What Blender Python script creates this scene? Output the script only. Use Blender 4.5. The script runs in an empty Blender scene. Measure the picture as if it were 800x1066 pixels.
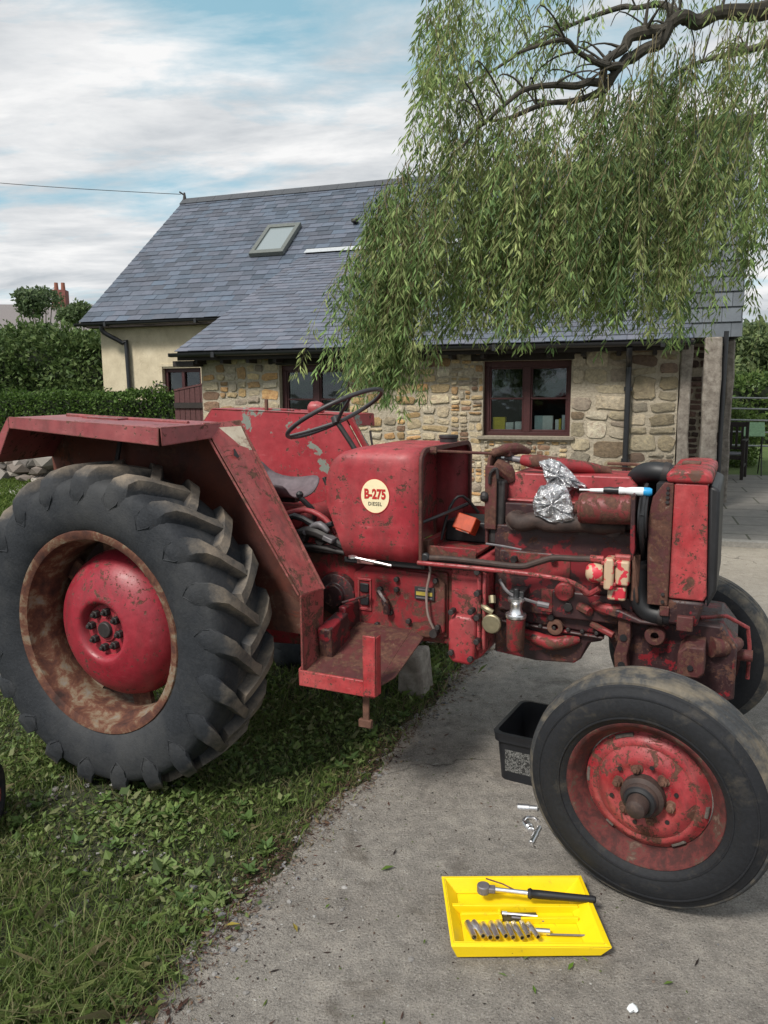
import bpy, math, random
import numpy as np
from math import radians as R, sin, cos, pi
from mathutils import Vector, Matrix

random.seed(7)
rng = np.random.default_rng(11)
S = bpy.context.scene
COL = S.collection

# ------------------------------------------------------------------ camera
cd = bpy.data.cameras.new('camera')
cd.sensor_fit = 'VERTICAL'
cd.sensor_height = 36.0
cd.lens = 27.12
cd.clip_start = 0.05
cd.clip_end = 3000
cam = bpy.data.objects.new('camera', cd)
COL.objects.link(cam)
pitch, roll = R(8.8), R(0.4)
F = Vector((0, cos(pitch), -sin(pitch)))
X0 = Vector((1, 0, 0))
U0 = X0.cross(F)
CX = X0 * cos(roll) - U0 * sin(roll)
CU = U0 * cos(roll) + X0 * sin(roll)
cam.matrix_world = Matrix(((CX.x, CU.x, -F.x, 0), (CX.y, CU.y, -F.y, 0), (CX.z, CU.z, -F.z, 1.5), (0, 0, 0, 1)))
S.camera = cam

# ------------------------------------------------------------------ light and exposure
SUN_EL, SUN_AZ = R(48), R(222)          # azimuth clockwise from +Y
SUN_STRENGTH, SUN_ANGLE = 3.1, R(13)
SKY_STRENGTH, EXPOSURE = 0.10, 0.36
S.view_settings.view_transform = 'Standard'
S.view_settings.look = 'None'
S.view_settings.gamma = 1
S.view_settings.use_curve_mapping = False
S.view_settings.exposure = EXPOSURE
sd = bpy.data.lights.new('sun', 'SUN')
sd.energy = SUN_STRENGTH
sd.angle = SUN_ANGLE
sd.color = (1.0, 0.95, 0.87)
so = bpy.data.objects.new('sun', sd)
COL.objects.link(so)
sdir = Vector((sin(SUN_AZ) * cos(SUN_EL), cos(SUN_AZ) * cos(SUN_EL), sin(SUN_EL)))
so.rotation_euler = sdir.to_track_quat('Z', 'Y').to_euler()

W = bpy.data.worlds.new('World')
S.world = W
W.use_nodes = True
nt = W.node_tree
nt.nodes.clear()
N = nt.nodes.new
Lk = nt.links.new
out = N('ShaderNodeOutputWorld')
bg = N('ShaderNodeBackground')
bg.inputs[1].default_value = SKY_STRENGTH
sky = N('ShaderNodeTexSky')
sky.sky_type = 'NISHITA'
sky.sun_disc = False
sky.sun_elevation = SUN_EL
sky.sun_rotation = SUN_AZ
sky.ozone_density = 1.6
sky.dust_density = 0.6
tc = N('ShaderNodeTexCoord')
sp = N('ShaderNodeSeparateXYZ')
Lk(tc.outputs['Generated'], sp.inputs[0])
def wmath(op, a, b=None):
    n = N('ShaderNodeMath')
    n.operation = op
    for i, v in enumerate((a, b)):
        if v is None: continue
        if isinstance(v, (int, float)): n.inputs[i].default_value = v
        else: Lk(v, n.inputs[i])
    return n.outputs[0]
zz = wmath('ADD', wmath('MAXIMUM', sp.outputs[2], 0.0), 0.16)
uu = wmath('DIVIDE', sp.outputs[0], zz)
vv = wmath('DIVIDE', sp.outputs[1], zz)
cb = N('ShaderNodeCombineXYZ')
Lk(wmath('MULTIPLY', uu, .8), cb.inputs[0]); Lk(wmath('MULTIPLY', vv, 1.7), cb.inputs[1])
def wnoise(scale, det, rough, dist, off):
    mp = N('ShaderNodeMapping')
    mp.inputs['Location'].default_value = off
    mp.inputs['Rotation'].default_value = (0, 0, R(14))
    Lk(cb.outputs[0], mp.inputs[0])
    n = N('ShaderNodeTexNoise')
    n.inputs['Scale'].default_value = scale
    n.inputs['Detail'].default_value = det
    n.inputs['Roughness'].default_value = rough
    n.inputs['Distortion'].default_value = dist
    Lk(mp.outputs[0], n.inputs[0])
    return n.outputs[0]
n1 = wnoise(0.95, 9, 0.58, 0.25, (3.1, 1.35, 0))
n2 = wnoise(2.6, 8, 0.6, 0.4, (1.4, 5.2, 0))
def ramp(tree, src, stops, interp='LINEAR'):
    r = tree.nodes.new('ShaderNodeValToRGB')
    r.color_ramp.interpolation = interp
    el = r.color_ramp.elements
    while len(el) > 1: el.remove(el[-1])
    el[0].position, el[0].color = stops[0][0], tuple(stops[0][1]) + (1,)
    for p_, c_ in stops[1:]:
        e_ = el.new(p_); e_.color = tuple(c_) + (1,)
    tree.links.new(src, r.inputs[0])
    return r.outputs[0]
g = lambda v: (v, v, v)
cover = ramp(nt, wmath('ADD', wmath('MULTIPLY', n1, 0.66), wmath('MULTIPLY', n2, 0.34)), [(0.385, g(0.05)), (0.45, g(0.5)), (0.51, g(1))])
ccol = ramp(nt, wnoise(1.5, 7, 0.6, 0.3, (7.3, 2.2, 0)), [(0.36, (4.1, 4.4, 4.7)), (0.50, (5.8, 5.95, 6.1)), (0.62, (7.4, 7.4, 7.4))])
mx = N('ShaderNodeMix')
mx.data_type = 'RGBA'
skt = N('ShaderNodeMix'); skt.data_type = 'RGBA'
skt.inputs[0].default_value = 0.6
Lk(sky.outputs[0], skt.inputs[6]); skt.inputs[7].default_value = (2.7, 5.3, 6.0, 1)
Lk(cover, mx.inputs[0]); Lk(skt.outputs[2], mx.inputs[6]); Lk(ccol, mx.inputs[7])
Lk(mx.outputs[2], bg.inputs[0])
Lk(bg.outputs[0], out.inputs[0])

# ------------------------------------------------------------------ helpers
def link(o, parent=None):
    COL.objects.link(o)
    if parent is not None: o.parent = parent
    return o
def tag(o, label=None, cat=None, group=None, kind=None):
    if label: o['label'] = label
    if cat: o['category'] = cat
    if group: o['group'] = group
    if kind: o['kind'] = kind
    return o
def empty(name, loc=(0, 0, 0), rz=0.0, label=None, cat=None, group=None):
    o = bpy.data.objects.new(name, None)
    o.empty_display_size = 0.1
    o.location = loc
    o.rotation_euler = (0, 0, rz)
    link(o)
    return tag(o, label, cat, group)

class MB:
    def __init__(s): s.v = []; s.f = []; s.m = []; s.mi = 0
    def add(s, vs, fs):
        b = len(s.v)
        s.v += [tuple(v) for v in vs]
        s.f += [tuple(i + b for i in f) for f in fs]
        s.m += [s.mi] * len(fs)
        return s
    def box(s, c, d, rot=None):
        hx, hy, hz = d[0] / 2, d[1] / 2, d[2] / 2
        vs = [Vector((x * hx, y * hy, z * hz)) for z in (-1, 1) for y in (-1, 1) for x in (-1, 1)]
        if rot is not None: vs = [rot @ v for v in vs]
        vs = [v + Vector(c) for v in vs]
        return s.add(vs, [(0, 2, 3, 1), (4, 5, 7, 6), (0, 1, 5, 4), (2, 6, 7, 3), (0, 4, 6, 2), (1, 3, 7, 5)])
    def bx(s, x0, x1, y0, y1, z0, z1):
        return s.box(((x0 + x1) / 2, (y0 + y1) / 2, (z0 + z1) / 2), (abs(x1 - x0), abs(y1 - y0), abs(z1 - z0)))
    def prism(s, pts, y0, y1, f=None):
        """polygon in x,z extruded along y (f maps (x,z,y) -> point)"""
        f = f or (lambda a, b, c: (a, c, b))
        n = len(pts)
        a = [f(p[0], p[1], y0) for p in pts]; b = [f(p[0], p[1], y1) for p in pts]
        return s.add(a + b, [tuple(range(n)), tuple(range(2 * n - 1, n - 1, -1))] + [((i + 1) % n, i, n + i, n + (i + 1) % n) for i in range(n)])
    def quadplate(s, p, t=0.004):
        p = [Vector(q) for q in p]
        n = (p[1] - p[0]).cross(p[-1] - p[0]).normalized() * t
        k = len(p)
        return s.add([q for q in p] + [q - n for q in p], [tuple(range(k)), tuple(range(2 * k - 1, k - 1, -1))] + [((i + 1) % k, i, k + i, k + (i + 1) % k) for i in range(k)])
    def tube(s, pts, r, n=10, smooth=3, caps=True):
        pts = [Vector(p) for p in pts]
        rs = r if isinstance(r, (list, tuple)) else [r] * len(pts)
        if smooth and len(pts) > 2:
            P, Q = [], []
            for i in range(len(pts) - 1):
                p0 = pts[max(i - 1, 0)]; p1 = pts[i]; p2 = pts[i + 1]; p3 = pts[min(i + 2, len(pts) - 1)]
                for k in range(smooth):
                    t = k / smooth
                    P.append(0.5 * ((2 * p1) + (p2 - p0) * t + (2 * p0 - 5 * p1 + 4 * p2 - p3) * t * t + (3 * p1 - p0 - 3 * p2 + p3) * t ** 3))
                    Q.append(rs[i] * (1 - t) + rs[i + 1] * t)
            P.append(pts[-1]); Q.append(rs[-1])
            pts, rs = P, Q
        rings = []
        up = Vector((0.13, 0.31, 0.94))
        for i, p in enumerate(pts):
            d = (pts[min(i + 1, len(pts) - 1)] - pts[max(i - 1, 0)]).normalized()
            a = d.cross(up)
            if a.length < 1e-3: a = d.cross(Vector((1, 0, 0)))
            a.normalize(); b = d.cross(a).normalized(); up = -(a.cross(d)) if False else up
            rings.append([p + (a * cos(2 * pi * k / n) + b * sin(2 * pi * k / n)) * rs[i] for k in range(n)])
        vs = [v for r_ in rings for v in r_]
        fs = []
        for i in range(len(rings) - 1):
            for k in range(n):
                k2 = (k + 1) % n
                fs.append((i * n + k, i * n + k2, (i + 1) * n + k2, (i + 1) * n + k))
        if caps:
            fs.append(tuple(range(n - 1, -1, -1))); fs.append(tuple((len(rings) - 1) * n + k for k in range(n)))
        return s.add(vs, fs)
    def cyl(s, p0, p1, r, n=20, r1=None):
        return s.tube([p0, p1], [r, r if r1 is None else r1], n=n, smooth=0)
    def lathe(s, prof, n=48, c=(0, 0, 0), axis='Y', closed=False):
        """prof: (axial, radius) pairs"""
        vs, fs = [], []
        for (a, r) in prof:
            for k in range(n):
                t = 2 * pi * k / n
                u, w = r * cos(t), r * sin(t)
                p = {'Y': (u, a, w), 'X': (a, u, w), 'Z': (u, w, a)}[axis]
                vs.append((p[0] + c[0], p[1] + c[1], p[2] + c[2]))
        m = len(prof)
        for i in range(m if closed else m - 1):
            j = (i + 1) % m
            for k in range(n):
                k2 = (k + 1) % n
                fs.append((i * n + k, i * n + k2, j * n + k2, j * n + k))
        return s.add(vs, fs)
    def split(s, name, mats, parent=None, **kw):
        """one object per connected piece"""
        par = list(range(len(s.v)))
        def find(i):
            while par[i] != i: par[i] = par[par[i]]; i = par[i]
            return i
        for f in s.f:
            for j in f[1:]: par[find(j)] = find(f[0])
        grp = {}
        for f in s.f: grp.setdefault(find(f[0]), []).append(f)
        res = []
        for fs in grp.values():
            ids = sorted({i for f in fs for i in f}); mp_ = {i: k for k, i in enumerate(ids)}
            q = MB(); q.add([s.v[i] for i in ids], [tuple(mp_[i] for i in f) for f in fs]); res.append(q.build(name, mats, parent, **kw))
        return res
    def build(s, name, mats, parent=None, bevel=0.0, seg=2, ang=35, subdiv=0, loc=None, rot=None, colors=None):
        me = bpy.data.meshes.new(name)
        me.from_pydata(s.v, [], s.f)
        if not isinstance(mats, (list, tuple)): mats = [mats]
        for m_ in mats: me.materials.append(m_)
        if len(mats) > 1: me.polygons.foreach_set('material_index', s.m)
        me.polygons.foreach_set('use_smooth', [True] * len(me.polygons))
        if colors is not None:
            ca = me.color_attributes.new('tint', 'FLOAT_COLOR', 'POINT')
            ca.data.foreach_set('color', np.asarray(colors, dtype=np.float32).ravel())
        me.update()
        import bmesh
        bm = bmesh.new(); bm.from_mesh(me)
        bmesh.ops.recalc_face_normals(bm, faces=bm.faces)
        bm.to_mesh(me); bm.free()
        if hasattr(me, 'set_sharp_from_angle'): me.set_sharp_from_angle(angle=R(ang))
        o = bpy.data.objects.new(name, me)
        link(o, parent)
        if loc is not None: o.location = loc
        if rot is not None: o.rotation_euler = rot
        if bevel > 0:
            b = o.modifiers.new('bevel', 'BEVEL'); b.width = bevel; b.segments = seg; b.limit_method = 'ANGLE'; b.angle_limit = R(40)
            b.harden_normals = False
        if subdiv:
            m_ = o.modifiers.new('sub', 'SUBSURF'); m_.levels = subdiv; m_.render_levels = subdiv
        return o

def np_mesh(name, verts, faces, mat, parent=None, colors=None, smooth=False):
    """verts (n,3), faces (m,k) arrays; colours per vertex (n,3)"""
    me = bpy.data.meshes.new(name)
    n, (m, k) = len(verts), faces.shape
    me.vertices.add(n); me.vertices.foreach_set('co', verts.astype(np.float32).ravel())
    me.loops.add(m * k); me.loops.foreach_set('vertex_index', faces.astype(np.int32).ravel())
    me.polygons.add(m)
    me.polygons.foreach_set('loop_start', (np.arange(m) * k).astype(np.int32))
    me.polygons.foreach_set('loop_total', np.full(m, k, dtype=np.int32))
    me.polygons.foreach_set('use_smooth', np.full(m, smooth))
    me.update(calc_edges=True)
    if colors is not None:
        ca = me.color_attributes.new('tint', 'FLOAT_COLOR', 'POINT')
        c4 = np.ones((n, 4), dtype=np.float32); c4[:, :3] = colors
        ca.data.foreach_set('color', c4.ravel())
    me.materials.append(mat)
    me.validate()
    o = bpy.data.objects.new(name, me)
    return link(o, parent)

def copy_tree(o, parent=None):
    c = o.copy(); COL.objects.link(c); c.parent = parent
    for ch in [q for q in bpy.data.objects if q.parent == o]: copy_tree(ch, c)
    return c

# ------------------------------------------------------------------ materials
class MT:
    def __init__(s, name, rough=0.6, metal=0.0, spec=0.5):
        s.m = bpy.data.materials.new(name); s.m.use_nodes = True
        s.t = s.m.node_tree; s.b = s.t.nodes['Principled BSDF']
        s.b.inputs['Roughness'].default_value = rough
        s.b.inputs['Metallic'].default_value = metal
        s.b.inputs['Specular IOR Level'].default_value = spec
        s.co = s.t.nodes.new('ShaderNodeTexCoord').outputs['Object']
    def n(s, ty): return s.t.nodes.new(ty)
    def l(s, a, b): s.t.links.new(a, b)
    def noise(s, scale, det=6, rough=0.6, dist=0.0, stretch=None, off=(0, 0, 0)):
        n = s.n('ShaderNodeTexNoise')
        n.inputs['Scale'].default_value = scale; n.inputs['Detail'].default_value = det
        n.inputs['Roughness'].default_value = rough; n.inputs['Distortion'].default_value = dist
        mp = s.n('ShaderNodeMapping')
        mp.inputs['Location'].default_value = off
        if stretch: mp.inputs['Scale'].default_value = stretch
        s.l(s.co, mp.inputs[0]); s.l(mp.outputs[0], n.inputs[0])
        return n.outputs[0]
    def ramp(s, src, stops, interp='LINEAR'): return ramp(s.t, src, stops, interp)
    def mix(s, f, a, b, mode='MIX'):
        m = s.n('ShaderNodeMix'); m.data_type = 'RGBA'; m.blend_type = mode
        for i, v in ((0, f), (6, a), (7, b)):
            if isinstance(v, (int, float)): m.inputs[i].default_value = v
            elif isinstance(v, (tuple, list)): m.inputs[i].default_value = tuple(v) + (1,) * (4 - len(v))
            else: s.l(v, m.inputs[i])
        return m.outputs[2]
    def math(s, op, a, b=None):
        n = s.n('ShaderNodeMath'); n.operation = op
        for i, v in enumerate((a, b)):
            if v is None: continue
            if isinstance(v, (int, float)): n.inputs[i].default_value = v
            else: s.l(v, n.inputs[i])
        return n.outputs[0]
    def color(s, c):
        if isinstance(c, (tuple, list)): s.b.inputs['Base Color'].default_value = tuple(c) + (1,)
        else: s.l(c, s.b.inputs['Base Color'])
        return s
    def rough(s, r): s.l(r, s.b.inputs['Roughness']); return s
    def metal(s, r): s.l(r, s.b.inputs['Metallic']); return s
    def bump(s, h, strength=0.4, dist=0.01):
        n = s.n('ShaderNodeBump'); n.inputs['Strength'].default_value = strength; n.inputs['Distance'].default_value = dist
        s.l(h, n.inputs['Height']); s.l(n.outputs[0], s.b.inputs['Normal']); return s
    def tint(s):
        a = s.n('ShaderNodeAttribute'); a.attribute_name = 'tint'; return a.outputs['Color']

def simple(name, c, rough=0.6, metal=0.0, vary=0.25, scale=30, bump=0.0, spec=0.5):
    m = MT(name, rough, metal, spec)
    a = tuple(x * (1 - vary) for x in c); b = tuple(min(1, x * (1 + vary)) for x in c)
    nz = m.noise(scale, 6, 0.65)
    m.color(m.ramp(nz, [(0.3, a), (0.7, b)]))
    if bump: m.bump(nz, bump, 0.004)
    return m.m

def paint(name, base, faded, chip=(0.055, 0.022, 0.016), chips=0.60, grime=0.35, scale=9, rough=0.42, patch=None, edge=0.8):
    """old tractor paint: chalky fading, scuffs, chips of several sizes down to dark rust, worn edges, a film of grime"""
    m = MT(name, rough)
    f = m.ramp(m.noise(scale * 0.3, 7, 0.65), [(0.36, g(0)), (0.66, g(1))])
    c = m.mix(f, base, faded)
    mott = m.noise(scale * 2.2, 9, 0.75, 0.2, off=(9, 2, 5))
    c = m.mix(0.45, c, m.ramp(mott, [(0.32, g(0.28)), (0.5, g(0.5)), (0.68, g(0.74))]), 'OVERLAY')
    scuff = m.ramp(m.noise(scale * 3.2, 8, 0.75, 0.1, stretch=(0.35, 1, 1.6), off=(6, 6, 1)), [(0.60, g(0)), (0.72, g(0.5))])
    c = m.mix(scuff, c, tuple(min(0.6, q * 1.15 + 0.07) for q in faded))
    streak = m.ramp(m.noise(scale * 1.4, 8, 0.7, 0.3, stretch=(1, 1, 0.28), off=(4, 2, 1)), [(0.50, g(0)), (0.70, g(1))])
    c = m.mix(m.math('MULTIPLY', streak, grime), c, (0.075, 0.032, 0.028))
    n_ch = m.noise(scale, 12, 0.78, 0.5, off=(1.7, 0.3, 2.2))
    msk = m.ramp(n_ch, [(chips, g(0)), (chips + 0.015, g(1))])
    zone = m.ramp(m.noise(scale * 0.5, 4, 0.5, off=(8, 1, 7)), [(0.42, g(0)), (0.6, g(0.07))])
    mid = m.ramp(m.math('ADD', m.noise(scale * 3.3, 8, 0.7, off=(5, 0, 3)), zone), [(0.645, g(0)), (0.66, g(1))])
    fine = m.ramp(m.math('ADD', m.noise(scale * 9, 5, 0.6, off=(3, 3, 3)), zone), [(0.69, g(0)), (0.71, g(1))])
    msk2 = m.math('MAXIMUM', m.math('MAXIMUM', msk, mid), fine)
    if edge:
        bv = m.n('ShaderNodeBevel'); bv.samples = 4; bv.inputs[0].default_value = 0.009
        ge = m.n('ShaderNodeNewGeometry'); dp = m.n('ShaderNodeVectorMath'); dp.operation = 'DOT_PRODUCT'
        m.l(bv.outputs[0], dp.inputs[0]); m.l(ge.outputs['Normal'], dp.inputs[1])
        e = m.math('SUBTRACT', 1.0, dp.outputs['Value'])
        e = m.math('MULTIPLY', e, m.ramp(m.noise(scale * 4, 8, 0.75, off=(2, 7, 7)), [(0.42, g(0)), (0.60, g(1))]))
        msk2 = m.math('MAXIMUM', msk2, m.ramp(e, [(0.012, g(0)), (0.05, g(edge))]))
    chipc = m.ramp(m.noise(scale * 5, 6, 0.7), [(0.35, chip), (0.60, (0.11, 0.045, 0.028)), (0.74, (0.19, 0.15, 0.12))])
    c = m.mix(msk2, c, chipc)
    if patch:
        pc, sc, th, off = patch
        pm = m.ramp(m.noise(sc, 10, 0.7, 0.2, off=off), [(th, g(0)), (th + 0.012, g(1))])
        c = m.mix(pm, c, pc)
    m.color(c)
    m.rough(m.ramp(m.math('ADD', m.math('MULTIPLY', mott, 0.6), msk2), [(0.2, g(rough - 0.04)), (0.5, g(rough + 0.16)), (1, g(0.85))]))
    h = m.math('SUBTRACT', m.math('MULTIPLY', m.noise(scale * 4, 6, 0.7), 0.35), m.math('MULTIPLY', msk2, 0.5))
    m.bump(h, 0.45, 0.004)
    return m.m

RED = (0.28, 0.016, 0.024)
PINK = (0.38, 0.075, 0.08)
M = {}
M['red'] = paint('faded_red_paint', RED, PINK, chips=0.575, grime=.6)
M['red_tank'] = paint('tank_red_paint', (0.29, 0.016, 0.026), (0.40, 0.08, 0.085), chips=0.60, grime=0.5, scale=8, rough=.5)
M['red_fender'] = paint('fender_red_paint', (0.23, 0.024, 0.028), (0.31, 0.085, 0.078), chips=0.548, grime=0.75, scale=12, rough=0.5)
M['red_top'] = paint('fender_top_paint', (0.20, 0.03, 0.035), (0.33, 0.10, 0.10), chips=0.62, grime=0.6, scale=6, rough=0.4)
M['red_far'] = paint('primer_patched_paint', (0.29, 0.016, 0.026), (0.34, 0.05, 0.058), chips=0.66, grime=0.2, scale=6,
                     patch=((0.20, 0.22, 0.19), 5.5, 0.57, (2.6, 0.1, 0.6)))
M['red_worn'] = paint('worn_engine_paint', (0.20, 0.009, 0.015), (0.27, 0.028, 0.032), chips=0.515, grime=0.9, scale=9, rough=0.5)
M['red_bright'] = paint('fresh_red_paint', (0.33, 0.018, 0.025), (0.42, 0.08, 0.08), chips=0.575, grime=0.5, scale=13)
M['iron'] = paint('oily_cast_iron', (0.020, 0.009, 0.011), (0.045, 0.014, 0.016), chips=0.56, grime=0.5, scale=12, rough=0.45, edge=0.3,
                  patch=((0.17, 0.010, 0.016), 9, 0.55, (2.6, 0.1, 0.6)))
M['redbrown'] = paint('red_brown_rusty_steel', (0.050, 0.011, 0.012), (0.10, 0.022, 0.021), chips=0.5, grime=0.7, scale=14, rough=0.65)
M['panel'] = paint('rusty_orange_panel', (0.040, 0.011, 0.009), (0.17, 0.04, 0.018), chips=0.53, grime=0.6, scale=5, rough=0.7)
M['disc'] = paint('wheel_red_paint', (0.25, 0.011, 0.024), (0.30, 0.028, 0.042), chips=0.59, grime=0.45, scale=11, rough=0.42)
M['disc_front'] = paint('front_wheel_red_paint', (0.28, 0.015, 0.024), (0.34, 0.065, 0.065), chips=0.54, grime=0.7, scale=20, rough=0.45)

def rust(name, cols, scale=14, rough=0.85):
    m = MT(name, rough)
    nz = m.noise(scale, 9, 0.7, 0.3)
    m.color(m.ramp(nz, cols)); m.bump(nz, 0.5, 0.005)
    return m.m
M['rim'] = rust('rusty_rim', [(0.32, (0.03, 0.013, 0.010)), (0.43, (0.075, 0.026, 0.017)), (0.51, (0.12, 0.045, 0.025)), (0.58, (0.18, 0.125, 0.08)), (0.68, (0.19, 0.175, 0.155))], 12)
M['rim_front'] = rust('rusty_red_rim', [(0.32, (0.035, 0.012, 0.011)), (0.45, (0.055, 0.014, 0.013)), (0.54, (0.11, 0.020, 0.019)), (0.60, (0.07, 0.035, 0.026)), (0.72, (0.20, 0.13, 0.10))], 18)
M['rust'] = rust('brown_rust', [(0.3, (0.05, 0.022, 0.015)), (0.55, (0.13, 0.06, 0.04)), (0.75, (0.22, 0.14, 0.10))], 22)
M['manifold'] = rust('manifold_iron', [(0.3, (0.02, 0.013, 0.012)), (0.55, (0.05, 0.03, 0.025)), (0.75, (0.09, 0.055, 0.04))], 22, 0.7)

def rubber(name, dark, dust, th=0.5, scale=5, off=(0, 0, 0)):
    m = MT(name, 0.72, spec=0.35)
    d = m.ramp(m.noise(scale, 8, 0.68, 0.3, off=off), [(th, g(0)), (th + 0.2, g(1))])
    fine = m.noise(90, 5, 0.7)
    c = m.mix(d, m.ramp(fine, [(0.3, tuple(x * 0.75 for x in dark)), (0.7, tuple(x * 1.3 for x in dark))]), dust)
    m.color(c); m.bump(m.math('ADD', fine, m.math('MULTIPLY', m.noise(18, 5, 0.6), 1.5)), 0.35, 0.003)
    return m.m
m = MT('weathered_tractor_rubber', 0.74, spec=0.35)      # dust sits on the worn lug tops, found by distance from the axle
sx = m.n('ShaderNodeSeparateXYZ'); m.l(m.co, sx.inputs[0])
rr_ = m.math('SQRT', m.math('ADD', m.math('POWER', sx.outputs[0], 2), m.math('POWER', sx.outputs[2], 2)))
nd = m.noise(9, 9, 0.72, 0.3); fine = m.noise(90, 5, 0.7); big = m.noise(3.5, 6, 0.65, off=(4, 4, 4))
lug = m.ramp(m.math('ADD', rr_, m.math('MULTIPLY', m.math('SUBTRACT', nd, 0.5), 0.09)), [(0.59, g(0)), (0.634, g(1))])
c = m.ramp(fine, [(0.3, (0.013, 0.015, 0.019)), (0.7, (0.026, 0.029, 0.035))])
c = m.mix(m.ramp(big, [(0.42, g(0)), (0.62, g(0.75))]), c, (0.050, 0.051, 0.053))
c = m.mix(m.math('MULTIPLY', lug, m.ramp(nd, [(0.32, g(0.25)), (0.6, g(0.95))])), c, m.ramp(big, [(0.35, (0.13, 0.115, 0.10)), (0.6, (0.25, 0.20, 0.15))]))
m.color(c); m.bump(m.math('ADD', fine, m.math('MULTIPLY', m.noise(22, 6, 0.65), 1.8)), 0.45, 0.004)
M['tyre'] = M['tyre_side'] = M['tyre_top'] = m.m
M['tyre_front'] = rubber('black_sidewall_rubber', (0.012, 0.013, 0.016), (0.055, 0.048, 0.04), 0.55, 12)
M['tread_front'] = rubber('muddy_tread_rubber', (0.038, 0.040, 0.043), (0.16, 0.135, 0.10), 0.44, 9)
M['hose'] = simple('black_hose_rubber', (0.012, 0.012, 0.014), 0.5)
M['black'] = simple('black_metal', (0.014, 0.014, 0.016), 0.5)
M['dark'] = simple('dark_greasy_metal', (0.022, 0.018, 0.018), 0.6, vary=0.5)
M['grey'] = simple('worn_grey_steel', (0.16, 0.15, 0.16), 0.5, 0.3, vary=0.3)
M['wheelrim'] = simple('steering_wheel_plastic', (0.035, 0.033, 0.036), 0.45, vary=0.3)
M['chrome'] = simple('chrome', (0.9, 0.9, 0.92), 0.33, 1.0, vary=0.05)
M['cream'] = simple('cream_sticker', (0.80, 0.70, 0.45), 0.5, vary=0.05)
M['sticker_red'] = simple('sticker_red_print', (0.45, 0.02, 0.02), 0.5, vary=0.05)
M['sticker_black'] = simple('sticker_black_print', (0.03, 0.03, 0.03), 0.5, vary=0.05)
m = MT('yellow_plastic', 0.34)
c = m.ramp(m.noise(8, 5, .6), [(.3, (.82, .57, .006)), (.7, (.90, .65, .01))])
c = m.mix(m.ramp(m.noise(28, 8, .75, .4), [(.60, g(0)), (.70, g(.55))]), c, (.22, .15, .03))
m.color(m.mix(m.ramp(m.noise(120, 4, .6), [(.70, g(0)), (.73, g(.8))]), c, (.05, .04, .02))); M['yellow'] = m.m
M['blackplastic'] = simple('black_plastic', (0.012, 0.013, 0.016), 0.4, vary=0.2, scale=15)
M['white'] = simple('white_plastic', (0.75, 0.78, 0.80), 0.4, vary=0.04)
M['blue'] = simple('blue_plastic', (0.02, 0.30, 0.62), 0.35, vary=0.05)
M['brass'] = simple('tarnished_brass', (0.30, 0.26, 0.17), 0.45, 0.7)
m = MT('red_cream_pump_paint', 0.5)
m.color(m.ramp(m.noise(28, 4, 0.5, off=(2, 2, 2)), [(0.50, (0.50, 0.36, 0.24)), (0.53, (0.55, 0.03, 0.05))])); M['pump'] = m.m
m = MT('crinkled_foil_bag', 0.22, 0.85)
m.color((0.62, 0.62, 0.64)); m.bump(m.noise(45, 6, 0.7, 1.5), 0.9, 0.01); M['foil'] = m.m
m = MT('printed_label', 0.5)
v = m.n('ShaderNodeTexVoronoi'); v.inputs['Scale'].default_value = 150; m.l(m.co, v.inputs[0])
m.color(m.ramp(v.outputs['Distance'], [(0.28, (0.03, 0.03, 0.03)), (0.42, (0.26, 0.26, 0.25)), (0.6, (0.03, 0.03, 0.03))])); M['print'] = m.m

# ================================================================== GROUND
EDGE = [(-2.6, -1.2), (-1.3, 0.4), (-0.60, 1.65), (-0.36, 2.28), (0.02, 3.09), (0.55, 4.30), (0.80, 5.10), (0.95, 6.6), (0.75, 8.6), (0.35, 10.1)]
def edge_x(y):
    for (xa, ya), (xb, yb) in zip(EDGE, EDGE[1:]):
        if ya <= y <= yb: return xa + (xb - xa) * (y - ya) / (yb - ya)
    return EDGE[0][0] if y < EDGE[0][1] else EDGE[-1][0]

m = MT('soil_and_turf', 0.95)
nz = m.noise(1.2, 8, 0.65); nf = m.noise(40, 6, 0.7)
soil = m.ramp(nf, [(0.35, (0.020, 0.026, 0.011)), (0.55, (0.035, 0.040, 0.018)), (0.7, (0.075, 0.065, 0.05))])
far = m.ramp(nz, [(0.35, (0.06, 0.10, 0.022)), (0.65, (0.10, 0.14, 0.035))])
sx = m.n('ShaderNodeSeparateXYZ'); m.l(m.co, sx.inputs[0])
m.color(m.mix(m.ramp(m.math('MULTIPLY', sx.outputs[1], 0.02), [(0.10, g(0)), (0.2, g(1))]), soil, far))
m.bump(nf, 0.6, 0.02); M['soil'] = m.m
mb = MB()
mb.add([(-1500, -200, 0), (1500, -200, 0), (1500, 1500, 0), (-1500, 1500, 0)], [(0, 1, 2, 3)])
tag(mb.build('ground', M['soil']), kind='structure')

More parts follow.
